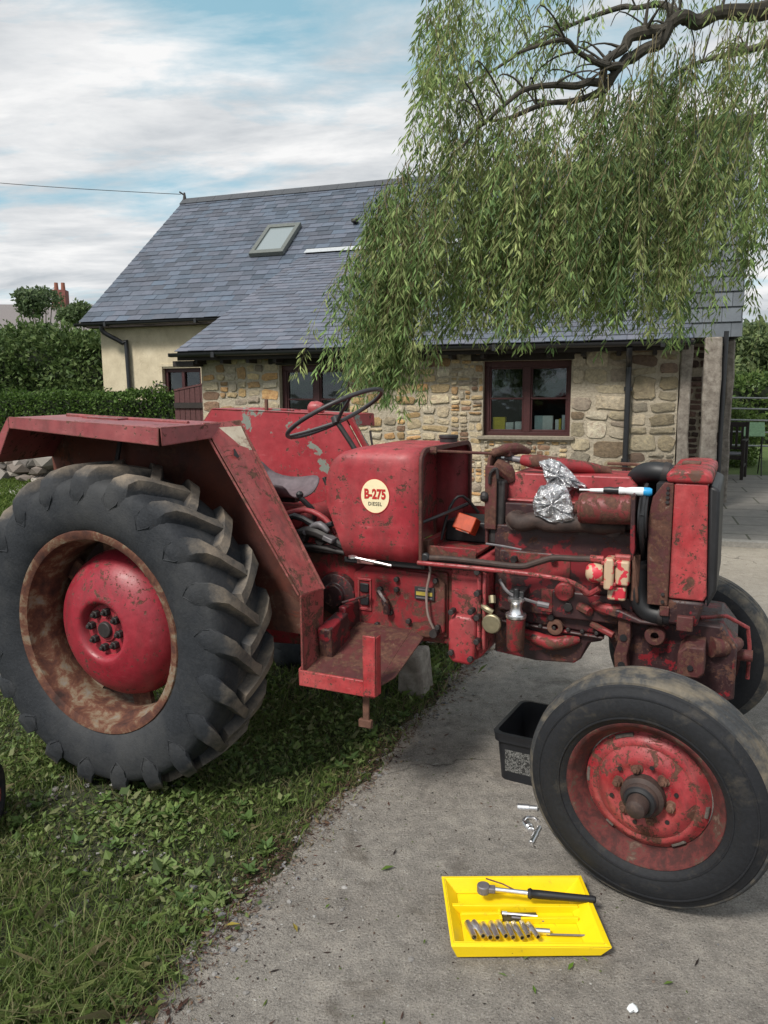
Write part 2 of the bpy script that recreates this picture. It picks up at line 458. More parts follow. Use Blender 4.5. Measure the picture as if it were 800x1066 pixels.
m = MT('rough_concrete', 0.9)
n1_ = m.noise(1.1, 8, 0.62, 0.3); n2_ = m.noise(14, 8, 0.7); n3_ = m.noise(150, 5, 0.75); n4_ = m.noise(5.0, 7, 0.7, 0.6, off=(3, 1, 0))
c = m.ramp(n1_, [(0.3, (0.225, 0.202, 0.178)), (0.5, (0.30, 0.275, 0.245)), (0.7, (0.37, 0.342, 0.305))])
c = m.mix(0.6, c, m.ramp(n2_, [(0.3, (0.25, 0.25, 0.25)), (0.5, (0.5, 0.5, 0.5)), (0.7, (0.8, 0.79, 0.77))]), 'OVERLAY')
c = m.mix(m.ramp(n3_, [(0.53, g(0)), (0.66, g(0.85))]), c, (0.07, 0.055, 0.05))
c = m.mix(m.ramp(n3_, [(0.33, g(0.85)), (0.44, g(0))]), c, (0.52, 0.49, 0.455))
c = m.mix(m.ramp(n4_, [(0.56, g(0)), (0.70, g(0.6))]), c, (0.11, 0.09, 0.068))
c = m.mix(m.ramp(m.noise(33, 6, .7, .5, off=(5, 5, 0)), [(0.58, g(0)), (0.64, g(0.55))]), c, (0.42, 0.385, 0.34))
sx = m.n('ShaderNodeSeparateXYZ'); m.l(m.co, sx.inputs[0])
c = m.mix(m.ramp(m.math('MULTIPLY', sx.outputs[1], 0.1), [(0.42, g(0)), (0.72, g(0.55))]), c, (0.46, 0.40, 0.31))
vc = m.n('ShaderNodeTexVoronoi'); vc.feature = 'DISTANCE_TO_EDGE'; vc.inputs['Scale'].default_value = 0.55
wv = m.n('ShaderNodeVectorMath'); wv.operation = 'ADD'; nv = m.n('ShaderNodeTexNoise'); nv.inputs['Scale'].default_value = 2.5; nv.inputs['Detail'].default_value = 8; m.l(m.co, nv.inputs[0])
m.l(m.co, wv.inputs[0]); m.l(nv.outputs[1], wv.inputs[1]); m.l(wv.outputs[0], vc.inputs[0])
crk = m.math('MULTIPLY', m.ramp(vc.outputs['Distance'], [(0.0015, g(.8)), (0.006, g(0))]), m.ramp(m.noise(1.7, 3, .5, off=(2, 0, 0)), [(.45, g(0)), (.55, g(1))]))
c = m.mix(crk, c, (0.07, 0.06, 0.05))
c = m.mix(m.ramp(m.noise(2.3, 7, .7, .8, off=(7.3, 2.2, 0)), [(0.57, g(0)), (0.66, g(0.5))]), c, (0.10, 0.085, 0.075))
m.color(c)
m.bump(m.math('ADD', m.math('MULTIPLY', n3_, 0.7), m.math('ADD', n2_, m.math('MULTIPLY', n4_, 1.4))), 1.0, 0.018); M['concrete'] = m.m
pts = []
y = -1.2
while y < 10.1:
    pts.append((edge_x(y) + 0.035 * sin(y * 9.1) + random.uniform(-.03, .03), y)); y += 0.06
poly = [(14, -1.2)] + [] + [(14, 13.2), (0.35, 10.1)] + pts[::-1]
mb = MB(); 
for a, b in zip(pts, pts[1:]):
    mb.add([(a[0], a[1], 0.006), (14, a[1], 0.006), (14, b[1], 0.006), (b[0], b[1], 0.006)], [(0, 1, 2, 3)])
mb.add([(0.35, pts[-1][1], 0.006), (14, pts[-1][1], 0.006), (14, 11.5, 0.006), (0.35, 11.5, 0.006)], [(0, 1, 2, 3)])
tag(mb.build('yard_concrete', M['concrete']), kind='structure')

# ------------------------------------------------------------------ grass (stuff)
def leafmat(name, trans=0.25, rough=0.6):
    m = MT(name, rough, spec=0.3)
    m.color(m.tint())
    tr = m.n('ShaderNodeBsdfTranslucent'); m.l(m.tint(), tr.inputs[0])
    mxs = m.n('ShaderNodeMixShader'); mxs.inputs[0].default_value = trans
    m.l(m.b.outputs[0], mxs.inputs[1]); m.l(tr.outputs[0], mxs.inputs[2])
    m.l(mxs.outputs[0], m.t.nodes['Material Output'].inputs[0])
    return m.m
M['leaf'] = leafmat('leaf_surface', .34)
M['tint'] = MT('tinted', 0.85).color((1, 1, 1)).m
m = MT('tinted_matte', 0.88); m.color(m.tint()); m.bump(m.noise(60, 6, 0.7), 0.5, 0.01); M['matte'] = m.m

def pal(n, cols, var=0.22):
    cols = np.array(cols); i = rng.integers(0, len(cols), n)
    return cols[i] * (1 + rng.uniform(-var, var, (n, 1)))

def scatter_grass(n, xr, yr, dens=None):
    x = rng.uniform(*xr, n); y = rng.uniform(*yr, n)
    ex = np.interp(y, [e[1] for e in EDGE], [e[0] for e in EDGE])
    keep = x < ex - 0.03 + rng.normal(0, .05, n)
    if dens is not None: keep &= rng.uniform(0, 1, n) < dens(x, y)
    return x[keep], y[keep]

def clump(x, y, s=1.0):
    return 0.5 + 0.25 * np.sin(x * 7.3 * s + 1.7 * np.sin(y * 5.1 * s)) + 0.25 * np.sin(y * 8.7 * s + 2.1 * np.sin(x * 4.3 * s + 1))

def blades(x, y, h, w, cols, lean=0.5):
    n = len(x); a = rng.uniform(0, 2 * pi, n); b = a + rng.normal(0, 0.6, n) + pi / 2
    dx, dy = np.cos(a), np.sin(a); lx, ly = np.cos(b), np.sin(b)
    L = h * lean * rng.uniform(0.2, 1.6, n)
    z0 = np.zeros(n)
    v = np.empty((n, 5, 3))
    v[:, 0] = np.stack([x - dx * w / 2, y - dy * w / 2, z0], 1)
    v[:, 1] = np.stack([x + dx * w / 2, y + dy * w / 2, z0], 1)
    v[:, 2] = np.stack([x + dx * w * .4 + lx * L * .35, y + dy * w * .4 + ly * L * .35, h * .6], 1)
    v[:, 3] = np.stack([x + lx * L, y + ly * L, h * rng.uniform(.75, 1, n)], 1)
    v[:, 4] = np.stack([x - dx * w * .4 + lx * L * .35, y - dy * w * .4 + ly * L * .35, h * .6], 1)
    f = (np.arange(n) * 5)[:, None] + np.array([0, 1, 2, 3, 4])
    return v.reshape(-1, 3), f, np.repeat(cols, 5, 0)

G1 = [(0.095, 0.145, 0.034), (0.125, 0.18, 0.046), (0.16, 0.215, 0.062), (0.07, 0.11, 0.028), (0.20, 0.23, 0.085), (0.21, 0.185, 0.10)]
V, Fc, Cc = [], [], []; off = 0
def put(t):
    global off
    V.append(t[0]); Fc.append(t[1] + off); Cc.append(t[2]); off += len(t[0])
gravel_hole = lambda x, y: np.clip(1.15 - 0.95 * np.exp(-(((x + 1.15) / .28) ** 2 + ((y - 2.75) / .16) ** 2)) - .9 * np.exp(-(((x + .95) / .2) ** 2 + ((y - 2.35) / .12) ** 2)), .08, 1)
x, y = scatter_grass(150000, (-2.0, 0.9), (1.3, 3.6), lambda x, y: (0.35 + 0.65 * clump(x, y)) * gravel_hole(x, y))
put(blades(x, y, rng.uniform(.012, .05, len(x)) * (0.6 + .8 * clump(x, y, .6)) * (1 + .9 * np.exp(-((x + 1.2) / .6) ** 2 - ((y - 1.6) / .4) ** 2)), rng.uniform(.0015, .004, len(x)), pal(len(x), G1), 0.9))
x, y = scatter_grass(90000, (-6, 1.0), (3.6, 7.5), lambda x, y: 0.5 + 0.5 * clump(x, y))
put(blades(x, y, rng.uniform(.03, .09, len(x)), rng.uniform(.004, .009, len(x)), pal(len(x), G1), 0.8))
x, y = scatter_grass(80000, (-15, 0.9), (7.5, 14.5))
put(blades(x, y, rng.uniform(.04, .11, len(x)), rng.uniform(.01, .02, len(x)), pal(len(x), [(0.10, 0.15, 0.03), (0.13, 0.18, 0.04), (0.08, 0.13, 0.025)]), 0.8))
grass = np_mesh('grass', np.concatenate(V), np.concatenate(Fc), M['leaf'], colors=np.concatenate(Cc))
tag(grass, kind='stuff')

# low broad-leaved ground cover
def leaves(P, D, U, L, Wd, fold=0.15):
    """P base, D direction, U side vector (unit), length, width -> folded diamonds"""
    n = len(P); nrm = np.cross(D, U)
    L = L[:, None]; Wd = Wd[:, None]
    v = np.empty((n, 4, 3))
    v[:, 0] = P; v[:, 1] = P + D * L * .45 + U * Wd * .5 + nrm * Wd * fold
    v[:, 2] = P + D * L; v[:, 3] = P + D * L * .45 - U * Wd * .5 + nrm * Wd * fold
    f = (np.arange(n) * 4)[:, None] + np.array([0, 1, 2, 3])
    return v.reshape(-1, 3), f
def unit(a): return a / np.maximum(np.linalg.norm(a, axis=1, keepdims=True), 1e-9)
x, y = scatter_grass(52000, (-2.0, 0.9), (1.4, 4.4), lambda x, y: (clump(x + 3, y + 1, .8) ** 1.2) * gravel_hole(x, y))
n = len(x); a = rng.uniform(0, 2 * pi, n)
D = unit(np.stack([np.cos(a), np.sin(a), rng.uniform(.1, .9, n)], 1)); U = unit(np.cross(D, np.tile([0, 0, 1.], (n, 1))) + rng.normal(0, .25, (n, 3)))
sz = rng.uniform(.010, .030, n) * np.where(rng.uniform(0, 1, n) < .05, 1.9, 1)
v, f = leaves(np.stack([x, y, rng.uniform(.003, .035, n)], 1), D, U, sz, sz * rng.uniform(.4, .8, n))
o = np_mesh('ground_cover', v, f, M['leaf'], colors=np.repeat(pal(n, [(0.09, 0.15, 0.036), (0.13, 0.19, 0.052), (0.17, 0.23, 0.07), (0.065, 0.105, 0.03), (0.18, 0.20, 0.085)]), 4, 0))
tag(o, kind='stuff')

# weed rosettes, broad soft leaves
RP_, RD_, RU_, RL_, RC_ = [], [], [], [], []
for i in range(85):
    y_ = random.uniform(1.7, 4.2); x_ = edge_x(y_) - (abs(random.gauss(0, .35)) + .05 if i % 2 else random.uniform(.05, 1.3)); k_ = random.randint(6, 12); s_ = random.uniform(.022, .05)
    col = np.array(random.choice([(.10, .17, .045), (.14, .21, .06), (.08, .14, .04), (.17, .23, .08)]))
    for q in range(k_):
        a_ = 2 * pi * q / k_ + random.uniform(-.3, .3); d_ = np.array([cos(a_), sin(a_), random.uniform(.15, .8)]); d_ /= np.linalg.norm(d_)
        RP_.append((x_, y_, random.uniform(.006, .02))); RD_.append(d_); RU_.append((-sin(a_), cos(a_), random.uniform(-.2, .2))); RL_.append(s_ * random.uniform(.7, 1.2)); RC_.append(col * random.uniform(.8, 1.2))
RL_ = np.array(RL_)
v, f = leaves(np.array(RP_), np.array(RD_), np.array(RU_), RL_, RL_ * .55, .2)
o = np_mesh('weeds', v, f, M['leaf'], colors=np.repeat(np.array(RC_), 4, 0)); tag(o, kind='stuff')

# litter along the edge: dead leaves, straw
n = 16000; y = rng.uniform(1.5, 6.5, n) ** 1.0; ex = np.interp(y, [e[1] for e in EDGE], [e[0] for e in EDGE])
x = ex + rng.normal(0, .05, n) * (1 + 1.8 * (rng.uniform(0, 1, n) < .12)) - .015
a = rng.uniform(0, 2 * pi, n)
D = unit(np.stack([np.cos(a), np.sin(a), rng.uniform(-.05, .25, n)], 1)); U = unit(np.cross(D, np.tile([0, 0, 1.], (n, 1))) + rng.normal(0, .2, (n, 3)))
L = rng.uniform(.004, .02, n) * np.where(rng.uniform(0, 1, n) < .08, 1.8, 1); Wd = np.where(rng.uniform(0, 1, n) < .6, .0018, L * .35)
v, f = leaves(np.stack([x, y, rng.uniform(.007, .016, n)], 1), D, U, L, Wd)
o = np_mesh('leaf_litter', v, f, M['leaf'], colors=np.repeat(pal(n, [(0.10, 0.048, 0.036), (0.15, 0.085, 0.055), (0.055, 0.028, 0.022), (0.26, 0.19, 0.12), (0.09, 0.05, 0.045)]), 4, 0))
tag(o, kind='stuff')

# crumbs, twigs and specks scattered thinly over the concrete
n = 2600; y = 1.5 + 5.5 * rng.uniform(0, 1, n) ** 1.3; ex = np.interp(y, [e[1] for e in EDGE], [e[0] for e in EDGE])
x = ex + rng.exponential(.55, n); a = rng.uniform(0, 2 * pi, n)
D = unit(np.stack([np.cos(a), np.sin(a), rng.uniform(0, .2, n)], 1)); U = unit(np.cross(D, np.tile([0, 0, 1.], (n, 1))) + rng.normal(0, .2, (n, 3)))
L = rng.uniform(.003, .011, n) * np.where(rng.uniform(0, 1, n) < .05, 3.5, 1); Wd = np.minimum(L * rng.uniform(.3, .8, n), .006)
v, f = leaves(np.stack([x, y, np.full(n, .0085)], 1), D, U, L, Wd)
o = np_mesh('ground_debris', v, f, M['leaf'], colors=np.repeat(pal(n, [(0.05, 0.03, 0.025), (0.09, 0.055, 0.045), (0.03, 0.022, 0.02), (0.12, 0.07, 0.05), (0.10, 0.14, 0.03), (0.45, 0.44, 0.42)]), 4, 0))
tag(o, kind='stuff')

def pebbles(name, P, sizes, cols, mat):
    import bmesh
    bm = bmesh.new(); bmesh.ops.create_icosphere(bm, subdivisions=1, radius=1)
    bv = np.array([v_.co[:] for v_ in bm.verts]); bf = np.array([[v_.index for v_ in f_.verts] for f_ in bm.faces]); bm.free()
    n = len(P); k = len(bv)
    s3 = sizes[:, None] * np.stack([rng.uniform(.7, 1.3, n), rng.uniform(.7, 1.3, n), rng.uniform(.35, .7, n)], 1)
    a = rng.uniform(0, 2 * pi, n); ca, sa = np.cos(a), np.sin(a)
    v = bv[None] * (1 + rng.uniform(-.18, .18, (n, k, 1))) * s3[:, None]
    vx = v[..., 0] * ca[:, None] - v[..., 1] * sa[:, None]; vy = v[..., 0] * sa[:, None] + v[..., 1] * ca[:, None]
    v = np.stack([vx, vy, v[..., 2]], -1) + P[:, None]
    f = bf[None] + (np.arange(n) * k)[:, None, None]
    return np_mesh(name, v.reshape(-1, 3), f.reshape(-1, 3), mat, colors=np.repeat(cols, k, 0))
Pp = []
for (cx, cy, sx_, sy_, k) in [(-1.15, 2.72, .26, .12, 130), (-.95, 2.35, .2, .1, 70), (-.50, 2.02, .05, .09, 34), (-.9, 2.1, .4, .3, 60), (-1.4, 2.9, .3, .2, 60)]:
    Pp.append(np.stack([rng.normal(cx, sx_, k), rng.normal(cy, sy_, k), np.full(k, .006)], 1))
y = rng.uniform(1.6, 9, 900); ex = np.interp(y, [e[1] for e in EDGE], [e[0] for e in EDGE])
Pp.append(np.stack([ex + rng.normal(.02, .07, 900), y, np.full(900, .007)], 1))
k = 500; Pp.append(np.stack([rng.uniform(-.3, 3.2, k), rng.uniform(1.5, 8, k), np.full(k, .007)], 1))
Pp = np.concatenate(Pp); sz = rng.uniform(.003, .011, len(Pp)); sz[:354] = rng.uniform(.004, .011, 354); sz[-500:] *= .45
sz[200:234] *= 1.5
o = pebbles('pebbles', Pp, sz, pal(len(Pp), [(0.20, 0.19, 0.18), (0.15, 0.15, 0.155), (0.27, 0.26, 0.25), (0.14, 0.11, 0.09)]), M['matte'])
tag(o, kind='stuff')

# fallen green willow leaves on the concrete: countable, few
fl = [(.47, 1.80, .9, (0.12, 0.22, 0.03), .036), (.44, 1.85, .2, (0.05, 0.08, 0.02), .03), (.53, 1.83, 2.2, (0.16, 0.22, 0.04), .022), (-.02, 2.23, .4, (0.10, 0.17, 0.03), .05),
      (.37, 1.72, 1.6, (0.10, 0.18, 0.03), .03), (.31, 1.78, 2.7, (0.12, 0.18, 0.05), .026), (.36, 1.84, .5, (0.11, 0.16, 0.05), .02), (-.18, 2.05, 1.0, (0.11, 0.18, 0.03), .024),
      (-.25, 1.95, 2.0, (0.25, 0.2, 0.04), .04), (-.46, 1.98, 0.1, (0.32, 0.25, 0.04), .045), (-.50, 2.0, 2.5, (0.30, 0.24, 0.05), .04), (.1, 1.9, 1.3, (0.1, 0.16, 0.03), .02), (.7, 1.75, .2, (0.1, 0.16, 0.03), .03)]
lab = ['bright green fallen leaf nearest below the yellow tray', 'dark curled leaf just below the yellow tray', 'small yellow-green leaf right of the bright green one', 'green fallen leaf alone on mid concrete left of the tray',
       'fallen green leaf lowest below the tray', 'pale green leaf left below the tray', 'small pale leaf close under the tray edge', 'small green leaf on concrete between tray and grass',
       'yellow leaf at the edge of the concrete', 'yellow curled leaf among pebbles at the grass edge', 'second yellow leaf among pebbles at the grass edge', 'tiny green leaf on concrete left below the tray', 'small green leaf below the front wheel']
for i, (x_, y_, a_, c_, l_) in enumerate(fl):
    D = np.array([[cos(a_), sin(a_), .05]]); U = np.array([[-sin(a_), cos(a_), .1]])
    v, f = leaves(np.array([[x_, y_, .012]]), D, U, np.array([l_]), np.array([l_ * .3]), .3)
    o = np_mesh('fallen_leaf', v - np.array([[x_, y_, 0.0]]), f, M['leaf'], colors=np.tile(np.array(c_), (4, 1))); o.location = (x_, y_, 0)
    tag(o, lab[i], 'leaf', 'leaves fallen on the concrete')
mb = MB(); mb.tube([(0, 0, .008), (.012, .004, .014), (.02, -.004, .009)], [.006, .01, .004], n=6)
tag(mb.build('paper_scrap', M['white'], loc=(.585, 1.665, .004)), 'small white scrap lying at the bottom edge of the concrete', 'scrap')

# ================================================================== HOUSE
def house_frame(x, y, z=0):
    a = R(18); return (1.24 + x * cos(a) + y * sin(a), 10.4 - x * sin(a) + y * cos(a), z)
house = empty('stone_cottage', (1.24, 10.4, 0), R(-18), 'rubble stone cottage with slate roofs and a cream rendered wing behind the tractor', 'house')

m = MT('lime_mortar', 0.95); nm = m.noise(30, 8, 0.7)
m.color(m.ramp(nm, [(0.3, (0.30, 0.26, 0.20)), (0.55, (0.46, 0.40, 0.31)), (0.75, (0.54, 0.48, 0.39))])); m.bump(nm, 0.8, 0.03); M['mortar'] = m.m
m = MT('rubble_stone', 0.9); ns = m.noise(22, 9, 0.75, .3)
m.color(m.mix(0.75, m.tint(), m.ramp(ns, [(0.3, (0.25, 0.22, 0.2)), (0.5, (0.5, 0.5, 0.5)), (0.72, (0.85, 0.8, 0.7))]), 'OVERLAY'))
m.bump(ns, 0.9, 0.03); M['stone'] = m.m

STW = [(0.52, 0.46, 0.36), (0.46, 0.40, 0.31), (0.30, 0.25, 0.20), (0.44, 0.30, 0.15), (0.50, 0.38, 0.22), (0.36, 0.23, 0.12), (0.24, 0.15, 0.10), (0.54, 0.44, 0.29), (0.50, 0.30, 0.14), (0.42, 0.35, 0.25), (0.56, 0.47, 0.33)]
STG = [(0.42, 0.36, 0.27), (0.30, 0.25, 0.17), (0.24, 0.18, 0.12), (0.34, 0.28, 0.18), (0.17, 0.12, 0.09), (0.36, 0.31, 0.22), (0.26, 0.23, 0.18)]
def rubble(mb, cols, x0, x1, z0, z1, mn, mxx, palette, y=0.0):
    def split(a, b, c, d):
        w, h = b - a, d - c
        tw, th = random.uniform(mn, mxx) * 1.5, random.uniform(mn, mxx) * .8
        if w > tw * 1.25 and (w / h > 1.2 or h <= th * 1.25):
            s_ = a + w * random.uniform(.33, .67); split(a, s_, c, d); split(s_, b, c, d)
        elif h > th * 1.25:
            s_ = c + h * random.uniform(.33, .67); split(a, b, c, s_); split(a, b, s_, d)
        else:
            stone(a, b, c, d)
    def stone(a, b, c, d):
        if random.random() < .03: return
        cx, cz = (a + b) / 2, (c + d) / 2
        j = random.uniform(.002, .012)
        hw, hh = (b - a) / 2 - j, (d - c) / 2 - j
        if hw < .012 or hh < .01: return
        k = 12; e = random.uniform(.30, .6); rot = random.uniform(-.12, .12)
        ring = []
        for q in range(k):
            t = 2 * pi * q / k + .2
            ct, st = cos(t), sin(t)
            u = hw * abs(ct) ** e * (1 if ct > 0 else -1) * random.uniform(.78, 1.06); w = hh * abs(st) ** e * (1 if st > 0 else -1) * random.uniform(.74, 1.06)
            ring.append((cx + u * cos(rot) - w * sin(rot), cz + u * sin(rot) + w * cos(rot)))
        dep = random.uniform(.006, .028)
        v = [(p[0], y + .01, p[1]) for p in ring] + [(cx + (p[0] - cx) * .96, y - dep * .8, cz + (p[1] - cz) * .96) for p in ring] + \
            [(cx + (p[0] - cx) * .6, y - dep - random.uniform(-.004, .005), cz + (p[1] - cz) * .6) for p in ring] + [(cx, y - dep - .003, cz)]
        f = [(i, (i + 1) % k, k + (i + 1) % k, k + i) for i in range(k)] + [(k + i, k + (i + 1) % k, 2 * k + (i + 1) % k, 2 * k + i) for i in range(k)] + [(2 * k + i, 2 * k + (i + 1) % k, 3 * k) for i in range(k)]
        mb.add(v, f)
        c_ = random.choice(palette); q = random.uniform(.75, 1.25)
        cols.extend([(c_[0] * q, c_[1] * q, c_[2] * q, 1)] * len(v))
    split(x0, x1, z0, z1)

W1 = (-2.88, -1.80, 0.92, 1.90)      # window openings x0,x1,z0,z1
W2 = (0.09, 1.23, 0.92, 1.90)
XL, XR, ZT = -4.15, 2.52, 2.12
mb = MB()
for (a, b, c, d) in [(XL, W1[0], 0, ZT), (W1[1], W2[0], 0, ZT), (W2[1], XR, 0, ZT), (W1[0], W1[1], 0, W1[2]), (W1[0], W1[1], W1[3], ZT), (W2[0], W2[1], 0, W2[2]), (W2[0], W2[1], W2[3], ZT)]:
    mb.bx(a, b, 0, .42, c, d)
mb.bx(XL, XL + .4, .422, 4.6, 0, 2.3)
mb.bx(XR - .4, XR, .422, 4.6, 0, 2.3)
wall = mb.build('stone_wall', M['mortar'], house)
mb = MB(); cols = []
rubble(mb, cols, XL, W1[0], 0, ZT, .12, .26, STW)
rubble(mb, cols, W1[1], -.35, 0, ZT, .12, .26, STW)
rubble(mb, cols, -.35, W2[0], 0, ZT, .07, .15, STW)
rubble(mb, cols, W2[1], 1.95, 0, ZT, .15, .32, STW[:3] + STG)
rubble(mb, cols, 1.95, XR, 0, ZT, .16, .34, STG)
rubble(mb, cols, W1[0], W1[1], 0, W1[2] - .05, .1, .2, STW)
rubble(mb, cols, W2[0] + .02, W2[1] - .02, 0, W2[2] - .06, .05, .12, STW)
mb.build('wall_stones', M['stone'], wall, colors=cols, ang=50)

M['brownwood'] = simple('dark_red_brown_window_paint', (0.050, 0.012, 0.013), 0.5, vary=0.3)
M['blackwood'] = simple('black_stained_timber', (0.022, 0.016, 0.014), 0.7, vary=0.4, bump=.3)
M['slate_sill'] = simple('pale_stone_sill', (0.22, 0.19, 0.15), 0.85, vary=0.3)
m = MT('window_glass', 0.03); m.b.inputs['Base Color'].default_value = (0.01, 0.012, 0.014, 1)
gl = m.n('ShaderNodeBsdfGlossy'); gl.inputs['Roughness'].default_value = .03; gl.inputs[0].default_value = (.85, .9, .95, 1)
tr = m.n('ShaderNodeBsdfTransparent'); tr.inputs[0].default_value = (.85, .9, .9, 1); ms = m.n('ShaderNodeMixShader')
lw = m.n('ShaderNodeLayerWeight'); lw.inputs[0].default_value = .25
m.l(m.math('ADD', lw.outputs['Fresnel'], 0.03), ms.inputs[0]); m.l(tr.outputs[0], ms.inputs[1]); m.l(gl.outputs[0], ms.inputs[2]); m.l(ms.outputs[0], m.t.nodes['Material Output'].inputs[0])
bw_ = m.noise(2.2, 3, .5); bn = m.n('ShaderNodeBump'); bn.inputs['Strength'].default_value = .06; bn.inputs['Distance'].default_value = .05; m.l(bw_, bn.inputs['Height']); m.l(bn.outputs[0], gl.inputs['Normal'])
M['glass'] = m.m
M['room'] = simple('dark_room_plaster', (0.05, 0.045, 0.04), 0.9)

def window(w, split=2, bars=True):
    x0, x1, z0, z1 = w
    mb = MB(); y0, y1 = .10, .17; t = .05
    mb.bx(x0, x1, y0, y1, z0, z0 + t); mb.bx(x0, x1, y0, y1, z1 - t - .03, z1)
    mb.bx(x0, x0 + t + .02, y0, y1, z0 + t, z1 - t - .03); mb.bx(x1 - t, x1, y0, y1, z0 + t, z1 - t - .03)
    xm = x0 + (x1 - x0) * .5
    mb.bx(xm - .045, xm + .045, y0 - .004, y1, z0 + t, z1 - t - .03)
    zm = z0 + (z1 - z0) * .50
    mb.bx(x0 + t + .02, xm - .045, y0 + .01, y1 - .02, zm - .012, zm + .012); mb.bx(xm + .045, x1 - t, y0 + .01, y1 - .02, zm - .012, zm + .012)
    for (a, b) in ((x0 + t + .02, xm - .045), (xm + .045, x1 - t)):
        mb.bx(a, a + .022, y0 + .015, y1, z0 + t, z1 - t - .03); mb.bx(b - .022, b, y0 + .015, y1, z0 + t, z1 - t - .03)
        mb.bx(a + .022, b - .022, y0 + .015, y1, z0 + t, z0 + t + .03); mb.bx(a + .022, b - .022, y0 + .015, y1, z1 - t - .055, z1 - t - .03)
    wf = mb.build('window', M['brownwood'], house, bevel=.004)
    for (a, b) in ((x0 + t + .02, xm - .045), (xm + .045, x1 - t)):
        p = MB(); p.bx(a, b, y0 + .045, y0 + .05, z0 + t, z1 - t - .03); p.build('pane', M['glass'], wf)
    s_ = MB(); s_.bx(x0 - .06, x1 + .06, -.06, .098, z0 - .045, z0 - .002); s_.build('sill', M['slate_sill'], wf, bevel=.006)
    l_ = MB(); l_.bx(x0 - .16, x1 + .18, -.022, .2, z1 + .001, z1 + .13); l_.build('lintel', M['blackwood'], wf, bevel=.008)
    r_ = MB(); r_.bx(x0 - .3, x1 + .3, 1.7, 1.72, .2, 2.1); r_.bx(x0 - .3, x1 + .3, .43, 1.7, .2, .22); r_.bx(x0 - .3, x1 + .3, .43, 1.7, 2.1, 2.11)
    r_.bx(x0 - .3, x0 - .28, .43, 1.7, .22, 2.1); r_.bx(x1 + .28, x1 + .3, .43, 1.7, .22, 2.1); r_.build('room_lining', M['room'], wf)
    k_ = MB(); k_.bx(x0, x1, .172, .60, z0 - .0, z0 + .04); k_.build('inner_sill', M['slate_sill'], wf)
    return wf
window(W1); window(W2)
it = [('yellow carton', (.20, .36), .20, (0.55, 0.42, 0.03), 'yellow carton at the left end of the window sill inside'), ('box', (.375, .47), .13, (0.55, 0.55, 0.52), 'low white box beside the yellow carton inside the window'),
      ('box', (.50, .61), .14, (0.6, 0.6, 0.58), 'white box against the middle bar inside the window'), ('folder', (.76, .86), .22, (0.32, 0.38, 0.38), 'grey folder right of the middle bar inside the window'),
      ('carton', (.865, .99), .22, (0.58, 0.58, 0.55), 'large white carton inside the right half of the window'), ('book', (1.03, 1.07), .17, (0.6, 0.6, 0.58), 'thin white book between the large carton and yellow book'),
      ('book', (1.075, 1.10), .18, (0.5, 0.38, 0.05), 'thin yellow book inside the right half of the window'), ('book', (1.115, 1.15), .23, (0.5, 0.52, 0.55), 'tall pale book at the right end of the window sill')]
for nm_, (a, b), h_, c_, lb in it:
    mb = MB(); mb.bx(a - .005 - (a + b) / 2, b + .005 - (a + b) / 2 - .004, -.06, .06, 0, h_); mb.bx((a - b) / 2 + .01, (b - a) / 2 - .01, -.064, -.06, h_ * .45, h_ * .75)
    px, py, pz = house_frame((a + b) / 2, .245, W2[2] + .041)
    o = mb.build(nm_.replace(' ', '_'), simple(nm_ + '_card', tuple(min(.85, q * 1.4) for q in c_), .6, vary=.1), loc=(px, py, pz), rot=(0, 0, R(-18)), bevel=.003); tag(o, lb, nm_.split()[-1], 'things on the window sill inside')

# rendered wing
m = MT('cream_render', 0.92); nr = m.noise(3, 8, 0.7); nr2 = m.noise(60, 5, .7)
c = m.ramp(nr, [(0.3, (0.46, 0.39, 0.27)), (0.6, (0.62, 0.54, 0.39)), (0.75, (0.68, 0.60, 0.45))])
cr = m.ramp(m.noise(4, 3, .5, 1.8, stretch=(1, 1, .6)), [(0.49, g(0)), (0.5, g(.35)), (0.51, g(0))])
m.color(m.mix(cr, c, (0.3, 0.24, 0.16))); m.bump(nr2, .4, .01); M['render'] = m.m
DW = (-6.85, -6.0)
mb = MB(); mb.bx(-8.25, DW[0], 3.05, 3.4, 0, 2.98); mb.bx(DW[0], DW[1], 3.05, 3.4, 2.0, 2.98); mb.bx(DW[1], XL - .002, 3.05, 3.4, 0, 2.98)
mb.bx(DW[0], DW[1], 3.05, 3.4, 0, 1.25)
mb.prism([(3.402, 0), (10.2, 0), (10.2, 2.98), (6.8, 5.95), (3.402, 3.05)], -8.25, -7.9, lambda a, b, c: (c, a, b))
mb.prism([(4.602, 0), (10.2, 0), (10.2, 2.98), (6.8, 5.95), (4.602, 4.1)], XR - .35, XR, lambda a, b, c: (c, a, b))
mb.bx(-7.9, XR - .352, 9.9, 10.2, 0, 2.95)
mb.build('rendered_wall', M['render'], house)
mb = MB(); mb.bx(DW[0], DW[0] + .07, 3.12, 3.2, 1.25, 2.0); mb.bx(DW[1] - .07, DW[1], 3.12, 3.2, 1.25, 2.0); mb.bx(DW[0] + .07, DW[1] - .07, 3.12, 3.2, 1.92, 2.0); mb.bx(-6.47, -6.41, 3.12, 3.2, 1.25, 1.92)
wf = mb.build('window', M['brownwood'], house, bevel=.004)
mb = MB(); mb.bx(DW[0] + .07, DW[1] - .07, 3.17, 3.175, 1.25, 1.92); mb.build('pane', M['glass'], wf)
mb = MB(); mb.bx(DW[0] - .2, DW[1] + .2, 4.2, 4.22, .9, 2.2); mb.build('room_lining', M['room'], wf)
mb = MB(); mb.bx(DW[0] - .06, DW[0] - .002, 3.03, 3.049, 1.25, 2.03); mb.bx(DW[0] - .06, DW[1] + .06, 3.028, 3.048, 2.032, 2.08); mb.build('window_surround', M['render'], wf)

